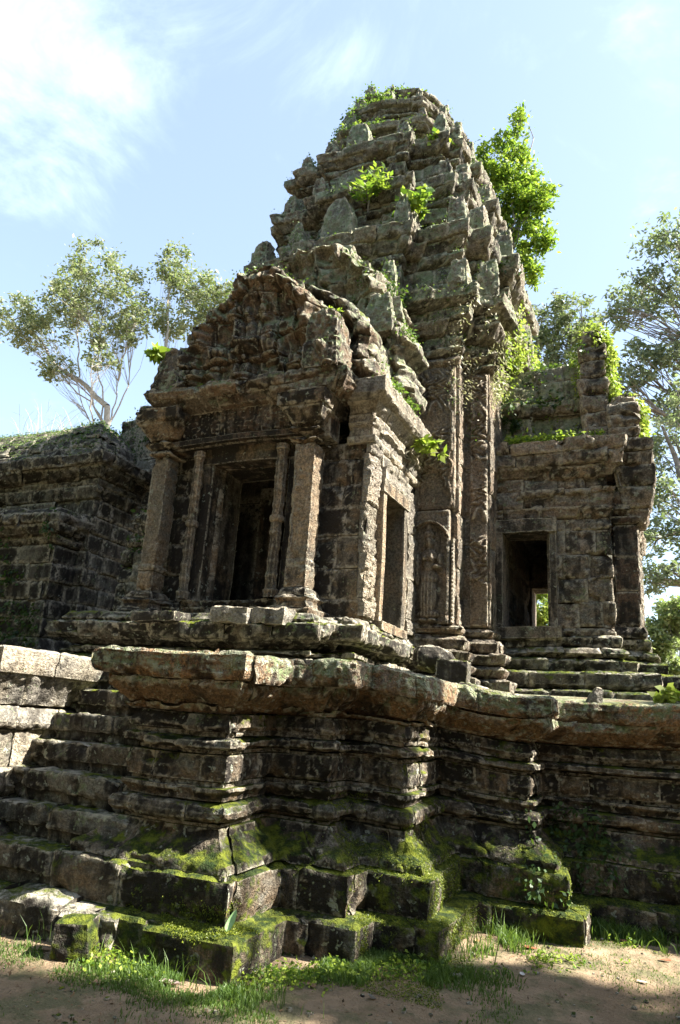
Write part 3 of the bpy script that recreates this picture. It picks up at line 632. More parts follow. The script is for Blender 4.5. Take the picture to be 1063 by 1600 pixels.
Gx = G(); masonry(Gx, Plan([(-2.87, yb+.05), (-2.87, yb-.04), (-2.21, yb-.04), (-2.21, yb+.05)]), [[(.0, 6.42), (.04, 6.5), (.0, 6.56)]], bl=2, res=.02, core=False, seed=111); Gx.build('pilaster_moulding', M_CARV, cp)
Gx = G(); relief_panel(Gx, -2.86, -2.30, yb, 2.78, 4.28, lambda x, z: devata(x, z)*1.35, out=.03, res=.009); Gx.build('carved_figure', M_CARV, cp)
Gx = G(); relief_panel(Gx, -2.3, -2.24, yb, 2.78, 3.9, lambda x, z: .02+.015*np.abs(np.sin(z*60)), out=.045); Gx.build('bead_moulding', M_CARV, cp)
Gx = G(); relief_panel(Gx, -3.28, -2.98, yb, 2.8, 6.4, foliate, out=.03, res=.015); Gx.build('corner_pilaster', M_CARV, T)
xr = TC[0]+2.5; Gx = G(); relief_panel(Gx, xr-.28, xr-.02, TC[1]-.86*2.5, 2.8, 6.4, foliate, out=.03, res=.015); Gx.build('corner_pilaster', M_CARV, T)

TX = TC[0]+.20; tiers = [(2.05, 7.58, 9.1, M_TOWER, 0), (1.72, 9.1, 10.35, M_TOWER, 0), (1.54, 10.35, 11.45, M_TOWER, 0), (1.34, 11.45, 12.3, M_TOWER, 1), (1.12, 12.3, 13.0, M_TOWER, 1), (.88, 13.0, 13.55, M_TOWER, 1), (.58, 13.55, 13.85, M_TOWER, 1)]
plans = [tb]; parents = [tcorn]; tops = [(2.45, 7.58)]
for i, (h, z0, z1, mt, rd) in enumerate(tiers):
    pl = oplan(h, 12, cx=TX) if rd else tplan(h, a=1.13, b=.46, c=.86, cx=TX); H = z1-z0; k_ = H/1.5
    cs = [[(.10, z0), (.11, z0+.10*H), (.02, z0+.14*H)]] + [[(0, a), (0, b)] for a, b in [(z0+.14*H, z0+.36*H), (z0+.36*H, z0+.58*H)]] + \
         [[(.02, z0+.58*H), (.07, z0+.64*H), (.05, z0+.70*H)], [(.08, z0+.70*H), (.17, z0+.80*H), (.20, z0+.83*H)], [(.21, z0+.83*H), (.24, z0+.97*H), (.2, z1), (-.3, z1+.01)]]
    cs = [[(o*(.5+.5*k_), z) for o, z in c] for c in cs]
    def mf(x, y, z, R, i=i): return hide(x, y, z, R) and i < 4
    tr = part('tower_tier', [(pl, cs, {})], mt, bl=.42, res=.025, er=.018, amp=1.5, seed=120+i, jit=.03, miss=.05, miss_fn=mf)
    plans.append(pl); parents.append(tr); tops.append((h, z1))
R = random.Random(5)
for i, (pl, pr, (h, zt)) in enumerate(zip(plans, parents, tops)):
    if i > 6: continue
    sc = [1, .92, .85, .75, .62, .5, .4][i]
    pts = []
    if i < 4:
        for kx, (x, y) in enumerate(pl.P):
            q = kx % 7
            pts.append((x, y))
        cb = 1.1*h
        pts += [(TC[0]+cb, TC[1]), (TC[0], TC[1]-cb), (TC[0]-cb, TC[1])]
    else: pts = [tuple(p) for p in pl.P]
    for x, y in pts:
        dx, dy = x-TC[0], y-TC[1]
        if dy > .4*h and dx < 0 or dy > 1.05*h: continue
        if R.random() < .16: continue
        big = abs(dx) < .3*h or abs(dy) < .3*h
        r_ = math.hypot(dx, dy); x2, y2 = x-dx/r_*.02, y-dy/r_*.02
        rz = (0 if abs(dy) > abs(dx) else pi/2) + R.uniform(-.15, .15)
        w = (.55 if big else .30)*sc*R.uniform(.85, 1.15); hh = (.85 if big else .66)*sc*R.uniform(.75, 1.2)
        antefix(pr, x2, y2, zt-.03, w, hh, .30*sc, rz, R.random()*90, M_TOWER, top=R.uniform(.3, .75), p=R.uniform(1.2, 3), n=16, carve=.035)

# -------- right wing
WP = Plan([(-2.0, 9.75), (-.36, 9.75), (-.36, 9.98), (-.02, 9.98), (-.02, 12.75), (-2.0, 12.75)])   # front u 0..1.64
HW = (.22, .86, 2.86, 4.2); HB = (5.2, 5.68, 2.95, 4.1)
LW = WP.len
HB = (LW-(-1.32+2.0), LW-(-1.76+2.0), 2.9, 3.85)
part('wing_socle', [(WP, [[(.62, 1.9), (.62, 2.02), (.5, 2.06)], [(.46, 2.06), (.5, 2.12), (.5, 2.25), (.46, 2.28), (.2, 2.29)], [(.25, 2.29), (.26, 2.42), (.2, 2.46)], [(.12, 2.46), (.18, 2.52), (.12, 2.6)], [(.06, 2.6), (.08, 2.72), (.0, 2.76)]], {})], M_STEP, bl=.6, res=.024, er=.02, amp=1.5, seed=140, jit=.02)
zc = [2.76, 2.86, 3.2, 3.52, 3.85, 4.2, 4.36]
part('wing_wall', [(WP, [[(0, a), (0, b)] for a, b in zip(zc[:-1], zc[1:])], {})], M_WING, bl=.4, res=.022, carve=.010, er=.018, amp=1.5, seed=141, holes=[HW, HB], jit=.014)
part('wing_cornice', [(WP, [[(.03, 4.36), (.06, 4.46), (.10, 4.5)], [(.05, 4.5), (.07, 4.62), (.11, 4.66)], [(.07, 4.66), (.1, 4.76)], [(.02, 4.76), (.02, 4.95)], [(.06, 4.95), (.12, 5.05), (.16, 5.08)], [(.2, 5.08), (.23, 5.28)], [(.24, 5.28), (.25, 5.46), (-.3, 5.48)]], {})], M_WING, bl=.5, res=.024, er=.022, amp=1.8, seed=142, jit=.025)
WA = Plan([(-2.0, 10.15), (-.62, 10.15), (-.62, 12.4), (-2.0, 12.4)])
def ruin(x, y, z, R): return (z > 6.3 and x > -.95 and R.random() < .5) or R.random() < .03
part('wing_roof', [(WA, [[(0, 5.45), (0, 5.75)], [(0, 5.75), (-.02, 6.1)], [(.05, 6.1), (.1, 6.22), (.08, 6.34)], [(-.03, 6.34), (-.04, 6.7)], [(-.06, 6.7), (-.10, 7.0)], [(-.2, 7.0), (-.5, 7.12)]], {})], M_TOWER, bl=.42, res=.026, er=.03, amp=2.2, seed=143, jit=.035, miss_fn=ruin)
Gx = G(); masonry(Gx, sq(-.50, 10.0, .21, .22), [[(.02, 5.46), (.03, 5.7)], [(.0, 5.7), (0, 5.95)], [(0, 5.95), (-.02, 6.25)], [(-.02, 6.25), (0, 6.5)], [(-.03, 6.5), (-.03, 6.78)], [(-.04, 6.78), (-.03, 7.05)], [(-.05, 7.05), (-.06, 7.3)]], bl=9, res=.025, er=.03, amp=2.2, seed=144, jit=.02); Gx.build('standing_slab', M_WING, T)
Gx = G(); masonry(Gx, sq(-.12, 9.95, .2, .24), [[(0, 5.46), (.03, 5.62)], [(.0, 5.62), (.02, 5.8)], [(-.02, 5.8), (-.03, 6.0)], [(-.05, 6.0), (-.09, 6.16)]], bl=9, res=.025, er=.03, amp=2.4, seed=145, jit=.02); Gx.build('standing_slab', M_WING, T)
part('dark_column', [(Plan([(-.33, 10.1), (-.33, 9.93), (-.04, 9.93), (-.04, 10.3)]), [[(.05, 2.76), (.05, 2.9)]] + courses(2.9, 4.3, .5) + [[(.02, 4.3), (.06, 4.4)]], {})], M_DARK, bl=2, res=.02, core=False, seed=147)  # shade of the recess painted in as darker stone, besides real black staining
Gx = G(); masonry(Gx, sq(-.02, 10.15, .13, .25), [[(-.02, 4.3), (.04, 4.5)], [(.06, 4.5), (.12, 4.8)], [(.1, 4.8), (.14, 5.1)]], bl=9, res=.025, er=.03, amp=2.4, seed=146); Gx.build('corbel', M_WING, T)
Gx = G(); frame_box(Gx, -1.88, -1.77, 9.66, 10.15, 2.84, 4.24, 20, 16); frame_box(Gx, -1.14, -1.05, 9.68, 10.15, 2.84, 4.24, 21, 16); frame_box(Gx, -1.9, -1.04, 9.65, 10.16, 4.17, 4.36, 22, 16); frame_box(Gx, -1.92, -1.0, 9.62, 10.16, 2.72, 2.87, 23, 16)
Gx.build('window_frame', M_WING, T)
Gx = G(); frame_box(Gx, -1.86, -1.76, 12.3, 12.8, 2.86, 3.9, 24, 8); frame_box(Gx, -1.34, -1.24, 12.3, 12.8, 2.86, 3.9, 25, 8); frame_box(Gx, -1.9, -1.2, 12.3, 12.8, 3.85, 4.0, 26, 8); Gx.build('window_frame', M_WING, T)
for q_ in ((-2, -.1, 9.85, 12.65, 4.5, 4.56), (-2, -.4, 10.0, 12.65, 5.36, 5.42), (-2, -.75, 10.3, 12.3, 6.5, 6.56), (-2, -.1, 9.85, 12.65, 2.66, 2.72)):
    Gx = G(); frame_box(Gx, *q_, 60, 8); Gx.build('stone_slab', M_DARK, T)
# -------- left wing (broken)
LP = Plan([(-8.6, 12.0), (-8.6, 9.75), (-6.8, 9.75)])
def brk(x, y, z, R): return z > 4.0 + (x+8.7)*1.0 + R.uniform(-.1, .2)
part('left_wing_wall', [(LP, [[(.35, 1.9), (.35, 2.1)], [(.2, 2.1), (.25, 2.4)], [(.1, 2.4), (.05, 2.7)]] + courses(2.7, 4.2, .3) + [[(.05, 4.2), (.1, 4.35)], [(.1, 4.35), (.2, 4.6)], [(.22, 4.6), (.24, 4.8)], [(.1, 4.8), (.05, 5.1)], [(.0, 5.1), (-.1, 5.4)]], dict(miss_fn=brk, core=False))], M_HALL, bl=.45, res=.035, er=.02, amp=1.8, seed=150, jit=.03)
Gx = G(); Gx.add([[-8.5, 9.86, 1.9], [-6.8, 9.86, 1.9], [-6.8, 9.9, 5.0], [-8.4, 9.9, 3.9]], [[0, 1, 2, 3]]); Gx.add([[-8.5, 9.9, 3.9], [-6.8, 9.9, 5.0], [-6.8, 12, 5.0], [-8.5, 12, 3.9]], [[0, 1, 2, 3]]); Gx.build('rubble_core', M_HALL, T)

# -------- hall on the left
HT = empty('temple_hall', (-12, 9.6, 1.9), 'dark shaded stone hall with grass grown vaulted roof at the left of the gatehouse', 'temple')
def hpart(name, jobs, mat, **kw):
    Gx = G()
    for pl, cs, k2 in jobs: masonry(Gx, pl, cs, **{**kw, **k2})
    return Gx.build(name, mat, HT)
HU = Plan([(-17, 10.1), (-9.75, 10.1), (-9.75, 15)]); HL = Plan([(-17, 9.5), (-9.95, 9.5), (-9.95, 10.2)])
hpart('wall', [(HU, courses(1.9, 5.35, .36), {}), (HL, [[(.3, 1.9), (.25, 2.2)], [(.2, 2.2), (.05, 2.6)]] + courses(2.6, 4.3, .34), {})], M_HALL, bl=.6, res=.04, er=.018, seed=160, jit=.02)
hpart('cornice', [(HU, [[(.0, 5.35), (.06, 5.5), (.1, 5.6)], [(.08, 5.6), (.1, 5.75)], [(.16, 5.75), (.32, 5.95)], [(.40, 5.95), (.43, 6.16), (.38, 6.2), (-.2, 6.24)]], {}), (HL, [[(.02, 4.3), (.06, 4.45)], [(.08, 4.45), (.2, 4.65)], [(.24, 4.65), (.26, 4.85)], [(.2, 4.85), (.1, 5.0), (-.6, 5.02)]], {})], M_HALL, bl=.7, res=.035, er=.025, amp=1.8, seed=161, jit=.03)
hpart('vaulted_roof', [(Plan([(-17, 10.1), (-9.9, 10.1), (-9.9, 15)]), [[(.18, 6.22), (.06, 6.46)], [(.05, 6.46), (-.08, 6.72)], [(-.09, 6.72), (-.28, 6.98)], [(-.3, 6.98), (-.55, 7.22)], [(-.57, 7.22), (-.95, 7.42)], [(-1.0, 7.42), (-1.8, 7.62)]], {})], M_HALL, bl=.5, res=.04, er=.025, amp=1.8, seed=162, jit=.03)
def gbl(x, y, z, R): return z > 7.6 + (x+10.8)*.6 + R.uniform(-.12, .12)
Gx = G(); masonry(Gx, Plan([(-10.8, 12.6), (-10.8, 11.2), (-8.3, 11.2), (-8.3, 12.8)]), courses(5.2, 8.7, .34, 0, .03), bl=.5, res=.035, er=.03, amp=2.4, seed=165, jit=.05, miss_fn=gbl, core=False)
GC = G(); GC.add([[-10.7, 11.32, 5.2], [-8.4, 11.32, 5.2], [-8.45, 11.36, 8.3], [-10.7, 11.36, 7.2]], [[0, 1, 2, 3]]); GC.add([[-10.7, 11.36, 7.2], [-8.45, 11.36, 8.3], [-8.45, 12.8, 8.3], [-10.7, 12.8, 7.2]], [[0, 1, 2, 3]]); Gx.V += GC.V; Gx.F += [f+Gx.n for f in GC.F]; Gx.n += GC.n
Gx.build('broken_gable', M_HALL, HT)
# ------------------------------------------------------------------ loose blocks on and by the terrace
def rock(name, c, size, rot, seed, mat, label, cat, group=None, n=26, rnd=.15, rough=1.0, shape=None):
    Gx = G(); stone(Gx, (c[0], c[1], c[2]+size[2]/2), size, rot, seed=seed, n=n, rough=rough, rnd=rnd, shape=shape, carve=.006, wp=False)
    return tag(Gx.build(name, mat, loc=c), label, cat, group)
GB = 'fallen blocks lying on the terrace'
rock('fallen_block', (-3.86, 6.22, 2.42), (.42, .4, .16), (.05, .04, .1), 201, M_PALE, 'flat lichen spotted block perched on the socle left of the porch pillar', 'stone block', GB)
rock('fallen_block', (-3.42, 6.3, 2.40), (.4, .4, .17), (-.04, .05, -.1), 202, M_PALE, 'sunlit broken block directly below the right porch pillar', 'stone block', GB)
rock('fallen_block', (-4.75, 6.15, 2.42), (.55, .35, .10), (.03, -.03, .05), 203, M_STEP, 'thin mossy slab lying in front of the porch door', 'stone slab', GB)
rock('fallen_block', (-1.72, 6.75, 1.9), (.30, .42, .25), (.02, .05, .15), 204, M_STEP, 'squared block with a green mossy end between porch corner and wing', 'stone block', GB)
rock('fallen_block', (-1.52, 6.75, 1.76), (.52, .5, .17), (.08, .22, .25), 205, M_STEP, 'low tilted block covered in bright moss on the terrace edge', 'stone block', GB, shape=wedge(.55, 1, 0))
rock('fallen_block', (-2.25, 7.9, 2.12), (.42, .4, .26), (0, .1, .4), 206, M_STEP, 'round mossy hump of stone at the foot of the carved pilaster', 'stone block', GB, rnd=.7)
rock('fallen_block', (-.47, 7.2, 1.74), (.16, .2, .24), (.1, .25, .3), 207, M_PALE, 'small leaning fragment standing on the terrace under the wing', 'stone fragment', GB, shape=wedge(.3, 1, .1))
rock('fallen_block', (-3.40, 3.97, -.04), (.26, .22, .30), (.06, -.05, .35), 208, M_BASE, 'broken end of step stone sitting against the lowest step', 'stone block', None, shape=wedge(.8, 1, 0))
rock('pebble', (-2.17, 5.0, 0), (.09, .08, .06), (0, 0, 0), 211, M_PALE, 'pale pebble in the grass beside the terrace footing', 'pebble', n=10, rnd=.6)
rock('pebble', (-1.25, 5.1, 0), (.07, .05, .035), (0, 0, 1), 212, M_PALE, 'small grey stone on bare earth near the mossy corner', 'pebble', n=10, rnd=.6)
Gx = G(); R = random.Random(3)
for i in range(900):
    x = R.uniform(-4.2, .6); y = R.uniform(3.0, 7.0); s = .005 + .02*R.random()**3
    stone(Gx, (x, y, float(ground_h(np.array([x]), np.array([y]))[0])+s*.25), (s*1.4, s, s*.8), (0, 0, R.random()*6), seed=i, n=4, rnd=.7, wp=False)
tag(Gx.build('gravel', M_STEP), 'tiny scattered stones and grit on the trodden earth', 'gravel', kind='stuff')

# ------------------------------------------------------------------ foliage helpers
def leaves(Gx, C, size, rs, up=.3, asp=.45, fold=True, D=None):
    """rhombic leaves around points C"""
    n = len(C); a = rs.normal(size=(n, 3)); a[:, 2] = a[:, 2]*.6 - .25 + up*.0
    if D is not None: a = a*.5 + D
    a /= np.linalg.norm(a, axis=1, keepdims=True); b = np.cross(a, rs.normal(size=(n, 3)) + np.array([0, 0, up])); b /= np.maximum(np.linalg.norm(b, axis=1, keepdims=True), 1e-6)
    s = (size*rs.uniform(.6, 1.35, n))[:, None]; V = np.stack([C, C+a*s*.45+b*s*asp*.5, C+a*s, C+a*s*.45-b*s*asp*.5], 1).reshape(-1, 3)
    Gx.add(V, np.arange(4*n).reshape(n, 4)); return Gx
def tube(Gx, P, r0_, r1_, k=7):
    P = np.array(P, float); n = len(P); T_ = np.gradient(P, axis=0); T_ /= np.maximum(np.linalg.norm(T_, axis=1, keepdims=True), 1e-9)
    ref = np.array([.3, .9, .1]); A = np.cross(T_, ref); A /= np.maximum(np.linalg.norm(A, axis=1, keepdims=True), 1e-9); B = np.cross(T_, A)
    r = np.linspace(r0_, r1_, n)[:, None, None]; th = np.linspace(0, 2*pi, k+1)[:-1]
    V = P[:, None] + r*(A[:, None]*np.cos(th)[None, :, None] + B[:, None]*np.sin(th)[None, :, None])
    Gx.add(V.transpose(1, 0, 2).reshape(-1, 3), gridF(k, n, wrap=True)); return Gx
def curve_pts(a, b, rs, bow=.15, n=9):
    a, b = np.array(a, float), np.array(b, float); L = np.linalg.norm(b-a); t = np.linspace(0, 1, n)[:, None]
    m = rs.normal(size=3)*L*bow*.5; m[2] = abs(m[2])*-.6
    w = np.cumsum(rs.normal(size=(n, 3))*L*.012, axis=0); w[0] = 0
    return a*(1-t)+b*t + 4*t*(1-t)*m*.5 + w
def cloud_pts(c, rad, n, rs, sub=16, tight=.30):
    """uneven clump: leaves gather round sub-twigs inside an ellipsoid"""
    c = np.array(c, float); rad = np.array(rad if hasattr(rad, '__len__') else (rad,)*3, float)
    d = rs.normal(size=(sub, 3)); d /= np.linalg.norm(d, axis=1, keepdims=True); k = c + d*rad*(rs.uniform(.25, 1, (sub, 1))**.6)
    idx = rs.randint(0, sub, n); return k[idx] + rs.normal(size=(n, 3))*rad*tight*rs.uniform(.5, 1.2, (sub, 1))[idx], k
def tree(base, fork, clus, label, rs_seed, lsize, nper, mats, tr, group=None, name='tree', sub=30, tight=.16, cat='tree'):
    rs = np.random.RandomState(rs_seed); root = empty(name, base, label, cat, group); B = G(); L = G()
    nt = curve_pts(base, fork, rs, .06, 14); tube(B, nt, tr, tr*.6, 10); lead = np.array(clus[0][0]); tube(B, curve_pts(nt[-1], lead, rs, .2, 12), tr*.6, tr*.12, 10)
    fk = np.array(fork, float)
    mains = {}
    for c in clus:
        ctr, rad = c[0], c[1]; pts, twigs = cloud_pts(ctr, rad, int(nper*(c[2] if len(c) > 2 else 1)), rs, sub, tight); leaves(L, pts, lsize, rs)
        st = nt[rs.randint(10, 13)] if rs.rand() < .2 else nt[-2]
        if mains and rs.rand() < .6:
            kk = min(mains, key=lambda q: np.linalg.norm(np.array(q)-np.array(ctr))); mp = mains[kk]; st = mp[len(mp)//2 + rs.randint(0, 2)]
        p = curve_pts(st, ctr, rs, .2, 12); mains[tuple(ctr)] = p; rr_ = tr*.6*(.35 if any(st is m_ for m_ in mains.values()) else .32); tube(B, p, rr_, rr_*.3, 7)
        for tw in twigs:
            q = p[rs.randint(5, 12)]; tube(B, curve_pts(q, tw, rs, .2, 6), rr_*.28, rr_*.08, 4)
    B.build('trunk', mats[0], root); L.build('crown', mats[1], root, smooth=False); return root
M_BARK = plain_mat('pale bark', (.22, .20, .16), (.36, .33, .28), 6)
M_BARK2 = plain_mat('grey bark', (.14, .12, .10), (.25, .22, .19), 6)
M_LF_T = leaf_mat('grey green canopy leaf', (.10, .125, .06), (.27, .29, .17), .35, 1.2)
M_LF_R = leaf_mat('haze lightened canopy leaf', (.11, .135, .085), (.27, .30, .20), .4, 1.2)  # leaf colour lightened to paint in distance haze
M_LF_B = leaf_mat('bright shrub leaf', (.07, .15, .02), (.36, .46, .06), .5, 3)
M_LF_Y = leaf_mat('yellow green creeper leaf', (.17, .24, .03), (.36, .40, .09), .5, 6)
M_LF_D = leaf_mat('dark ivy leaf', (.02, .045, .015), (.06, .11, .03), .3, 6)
M_GR = leaf_mat('grass blade', (.05, .10, .02), (.13, .20, .05), .4, 5)
M_DRY = leaf_mat('dry stem', (.30, .26, .17), (.50, .45, .32), .4, 5)

# trees behind
TR = 'trees beyond the temple'
tree((-27.2, 30, 1), (-28.6, 30, 18.6), [((-38.3, 30.5, 26.4), (2.3, 2, 1.9), 1.3), ((-36, 30, 24.7), (2.2, 2, 1.3)), ((-34.6, 31, 27.7), (2.3, 2, 1.9), 1.3), ((-31.5, 30, 28.6), (2.6, 2, 1.8), 1.5), ((-32.5, 29, 25.8), (2.0, 2, 1.5)), ((-29.6, 30.5, 26.2), (2.0, 2, 1.9), 1.2), ((-30.2, 30, 23.6), (1.5, 1.5, 1.1), .7), ((-33.4, 29.5, 21.6), (1.6, 1.2, .8), .5), ((-29.3, 29, 21.3), (1.2, 1.0, .9), .35), ((-28.0, 30, 24.0), (1.0, 1, 1.2), .5)], 'spreading pale limbed tree behind the hall roof at the left', 11, .28, 1300, (M_BARK, M_LF_T), .30, TR)
tree((-23, 32, 1), (-24.8, 32, 21.5), [((-27.3, 32, 29.2), (1.5, 1.6, 2.2), 1.2), ((-25.2, 32, 27.3), (2.0, 1.6, 1.5), 1.2), ((-27.2, 32, 25.4), (1.4, 1.3, 1.3), .8), ((-24.5, 32, 24.6), (1.6, 1.4, 1.3)), ((-22.6, 32, 26), (1.4, 1.4, 1.0))], 'slender tree just left of the porch gable', 12, .27, 1300, (M_BARK, M_LF_T), .20, TR)
tree((4.8, 30, 0), (4.2, 30, 14), [((2.2, 30, 22.6), (1.6, 1.5, 1.4), 1.2), ((.8, 30.5, 20.9), (1.4, 1.5, .9)), ((2.2, 29.5, 19.7), (1.5, 1.4, 1.1)), ((-.1, 30, 19.4), (.9, 1.0, .7), .6), ((.4, 30, 16.9), (1.2, 1.2, .9)), ((1.9, 30, 17.3), (1.2, 1.2, .9)), ((-.3, 30, 15.9), (.8, 1, .6), .6), ((1.9, 31, 15.0), (1.3, 1.4, .9)), ((3.6, 30, 21), (1.8, 1.5, 1.5))], 'tall tree leaning in from the right edge high beside the wing', 13, .24, 1000, (M_BARK2, M_LF_R), .5, TR)
tree((3.6, 27, 0), (3.2, 27, 7), [((1.3, 27, 12.2), (1.2, 1.2, 1.2), 1.3), ((.9, 27, 10.2), (1.1, 1.2, 1.0), 1.2), ((.6, 27, 8.4), (.9, 1.2, .9)), ((.2, 27, 6.9), (.7, 1.0, .6), .7), ((2.2, 27, 8.6), (1.3, 1.2, 1.0)), ((1.9, 27, 13.6), (1.2, 1.2, .9)), ((1.2, 26, 6.9), (.8, .8, .5), .5)], 'lower dark leafed tree right of the side wing', 14, .20, 800, (M_BARK2, M_LF_R), .4, TR)
tree((-2.1, 25, 0), (-2.2, 25, 12), [((-1.9, 25, 16.6), (1.0, 1, .8), .9), ((-2.7, 25, 16.6), (.9, 1, 1.0)), ((-3.1, 25, 15.3), (.9, 1, .9)), ((-2.1, 25, 15.2), (1.0, 1, .7)), ((-1.5, 25, 15.8), (.7, .8, .5), .6), ((-2.5, 25, 14), (1.2, 1, .8))], 'tree rising in the gap between the tower and the standing slab', 15, .19, 1100, (M_BARK2, M_LF_T), .25, TR)
tree((.6, 22, 0), (.6, 22, 2.6), [((.5, 22, 4.4), (.7, .8, .6)), ((.1, 22, 3.7), (.5, .7, .5)), ((.9, 22, 4.9), (.6, .7, .4)), ((.6, 22, 3.2), (.7, .7, .5)), ((0.0, 22, 3.0), (.6, .7, .4))], 'sunlit low bushy tree beyond the right end of the wing', 16, .15, 2600, (M_BARK2, leaf_mat('sunlit leaf', (.17, .22, .08), (.36, .40, .20), .5, 2)), .14, TR)
tree((-3.2, 23, 0), (-3.2, 23, 2.6), [((-3.1, 23, 5.3), (1.0, .8, .8)), ((-3.6, 23, 4.6), (.8, .8, .7)), ((-2.7, 23, 4.6), (.8, .8, .7)), ((-3.2, 23, 6.2), (.9, .8, .7)), ((-3.2, 23, 3.9), (1, .8, .6))], 'bright foliage of a tree framed by the see-through wing window', 17, .14, 2600, (M_BARK2, M_LF_Y), .16, TR)
# shade tree off to the right, then unseen leaf clumps added round the clearing
CT = [((8.8, 6.0, 11.8), (1.6, 1.05, .7), 1.3), ((10.6, 6.35, 12.0), (1.4, .95, .7), 1.3), ((11.9, 7.6, 12.0), (.9, .9, .6)), ((13.0, 7.6, 12.2), (1.4, 1.3, .7), 1.3), ((9.8, 4.6, 11.6), (1.6, 1.2, .7), 1.3), ((12.4, 5.8, 12), (1.2, 1.1, .7)), ((14.2, 8.0, 12.4), (1.5, 1.2, .8)), ((11.5, 4, 11.5), (2, 1.5, .8)), ((8, 3.6, 11), (1.6, 1.3, .8)), ((13.8, 5, 12), (1.6, 1.4, .8)), ((9.7, 8.6, 12), (.45, .30, .4), .35), ((11.9, 8.6, 12.2), (.6, .30, .4), .4), ((10.9, 9.5, 12.3), (.5, .25, .4), .35), ((12.4, 10.5, 12.3), (1.3, .45, .5), .8), ((14.2, 10.6, 12.4), (1.2, .7, .6), .8), ((8.4, 8.25, 11.8), (.35, .2, .3), .3), ((13.3, 12, 12.8), (1.2, .7, .5), .7)]
CT = [((c_[0][0]-1.15, c_[0][1]-.3, c_[0][2]),) + tuple(c_[1:]) for c_ in CT]
tree((9, 6, 0), (9, 6.4, 8), CT, 'broad shade tree standing right of the temple forecourt', 18, .28, 1300, (M_BARK2, M_LF_R), .35, None, sub=12)
rs = np.random.RandomState(99); Lf = G(); Tk = G()  # out-of-view foliage added all round to dim the ambient sky light
for i in range(110):
    a = rs.uniform(0, 2*pi); d_ = rs.uniform(13, 24); x, y = d_*cos(a), d_*sin(a)
    az = math.degrees(a)
    if 40 < az < 165 or -6 < az <= 40 and d_ < 18: continue      # keep the temple side and the sun's side open
    h_ = rs.uniform(7, 12) if -6 < az <= 40 or az > 354 else rs.uniform(11, 17)
    for q in range(6):
        c_ = (x+rs.normal()*1.5, y+rs.normal()*1.5, h_*rs.uniform(.2, 1)); p_, _ = cloud_pts(c_, (2.4, 2.4, 1.8), 170, rs, 8, .35); leaves(Lf, p_, .75, rs, asp=.6)
    tube(Tk, [(x, y, 0), (x, y, h_*.5), (x, y, h_*.9)], .25, .1, 6)
fo = Lf.build('added_forest', M_LF_R, smooth=False); tag(fo, 'unseen leaf ring added round the clearing to cut sky light', 'added_forest', kind='stuff')
ft = Tk.build('trunks', M_BARK2, fo)

# ------------------------------------------------------------------ plants growing on the masonry
rs = np.random.RandomState(21)
root = empty('bush', (-2.3, 12.2, 9.4), 'large sunlit yellow green bush growing out of the right side of the tower', 'bush'); B = G(); L = G()
sh_ = [((-1.85, 12.3, 13.9), (.16, .2, .35), .35), ((-2.2, 12.3, 13.45), (.25, .25, .25), .4), ((-2.6, 12.2, 13.1), (.25, .3, .3), .5), ((-1.95, 12.3, 13.0), (.28, .3, .35), .8), ((-2.4, 12.2, 12.5), (.35, .35, .35), 1.1), ((-1.75, 12.3, 12.4), (.36, .35, .35), 1.2), ((-2.1, 12.2, 11.9), (.42, .4, .35), 1.4), ((-1.6, 12.3, 11.65), (.32, .35, .35), 1.3), ((-1.95, 12.3, 11.25), (.40, .4, .3), 1.2), ((-1.5, 12.3, 10.95), (.26, .3, .3), 1), ((-1.75, 12.3, 10.5), (.28, .3, .3), .8), ((-1.62, 12.3, 10.1), (.18, .25, .22), .4), ((-2.75, 12.1, 12.8), (.3, .3, .25), .5), ((-1.35, 12.3, 12.0), (.2, .2, .2), .35)]
for c, r_, k_ in sh_:
    p_, tw_ = cloud_pts(c, r_, int(900*k_), rs, 16, .26); leaves(L, p_, .10, rs, asp=.5); p2, _ = cloud_pts(c, np.array(r_)*1.15, int(250*k_), rs, 14, .2); leaves(L, p2, .06, rs, asp=.4)
    tube(B, curve_pts((-2.3, 12.2, 9.4), c, rs, .12, 12), .03, .008, 5)
    for t_ in tw_: tube(B, curve_pts(c, t_, rs, .2, 5), .008, .003, 4)
B.build('stems', M_BARK2, root); L.build('crown', M_LF_B, root, smooth=False)
def sapling(base, h_, n, ll, label, mat=M_LF_B, spread=.55, pin=True, lsz=.10, seed=1):
    rs = np.random.RandomState(seed); root = empty('sapling', base, label, 'sapling'); B = G(); L = G(); b = np.array(base, float)
    tip = b + np.array([.05, -.12, h_]); stem = curve_pts(b, tip, rs, .1, 8); tube(B, stem, .014, .005, 5)
    for i in range(n):
        s = stem[rs.randint(2, 8)]; a = rs.uniform(0, 2*pi); d = np.array([cos(a), sin(a)*.7-.35, rs.uniform(.1, .8)]); d /= np.linalg.norm(d)
        l_ = ll*rs.uniform(.6, 1.1); P = s + d*l_*np.linspace(0, 1, 8)[:, None] - np.array([0, 0, 1])*(np.linspace(0, 1, 8)[:, None]**2)*l_*.3; tube(B, P, .005, .002, 4)
        if pin:
            for q in range(1, 8):
                for sgn in (-1, 1):
                    sd_ = np.cross(d, [0, 0, 1]); sd_ /= np.linalg.norm(sd_)+1e-6
                    leaves(L, P[q:q+1], lsz, rs, asp=.42, D=np.array([sd_*sgn*1.6 + d*.9]))
        else: leaves(L, np.repeat(P[-3:], 3, axis=0), lsz, rs, asp=.7)
    B.build('stem', M_BARK2, root); L.build('leaves', mat, root, smooth=False); return root
sapling((-3.92, 9.2, 9.75), .55, 22, .42, 'sapling with feathery bright leaves on the tower front ledge', lsz=.12, seed=3)
sapling((-3.10, 9.2, 9.35), .50, 18, .26, 'sapling with broad yellow green leaves right of the feathery one', pin=False, lsz=.14, seed=4)
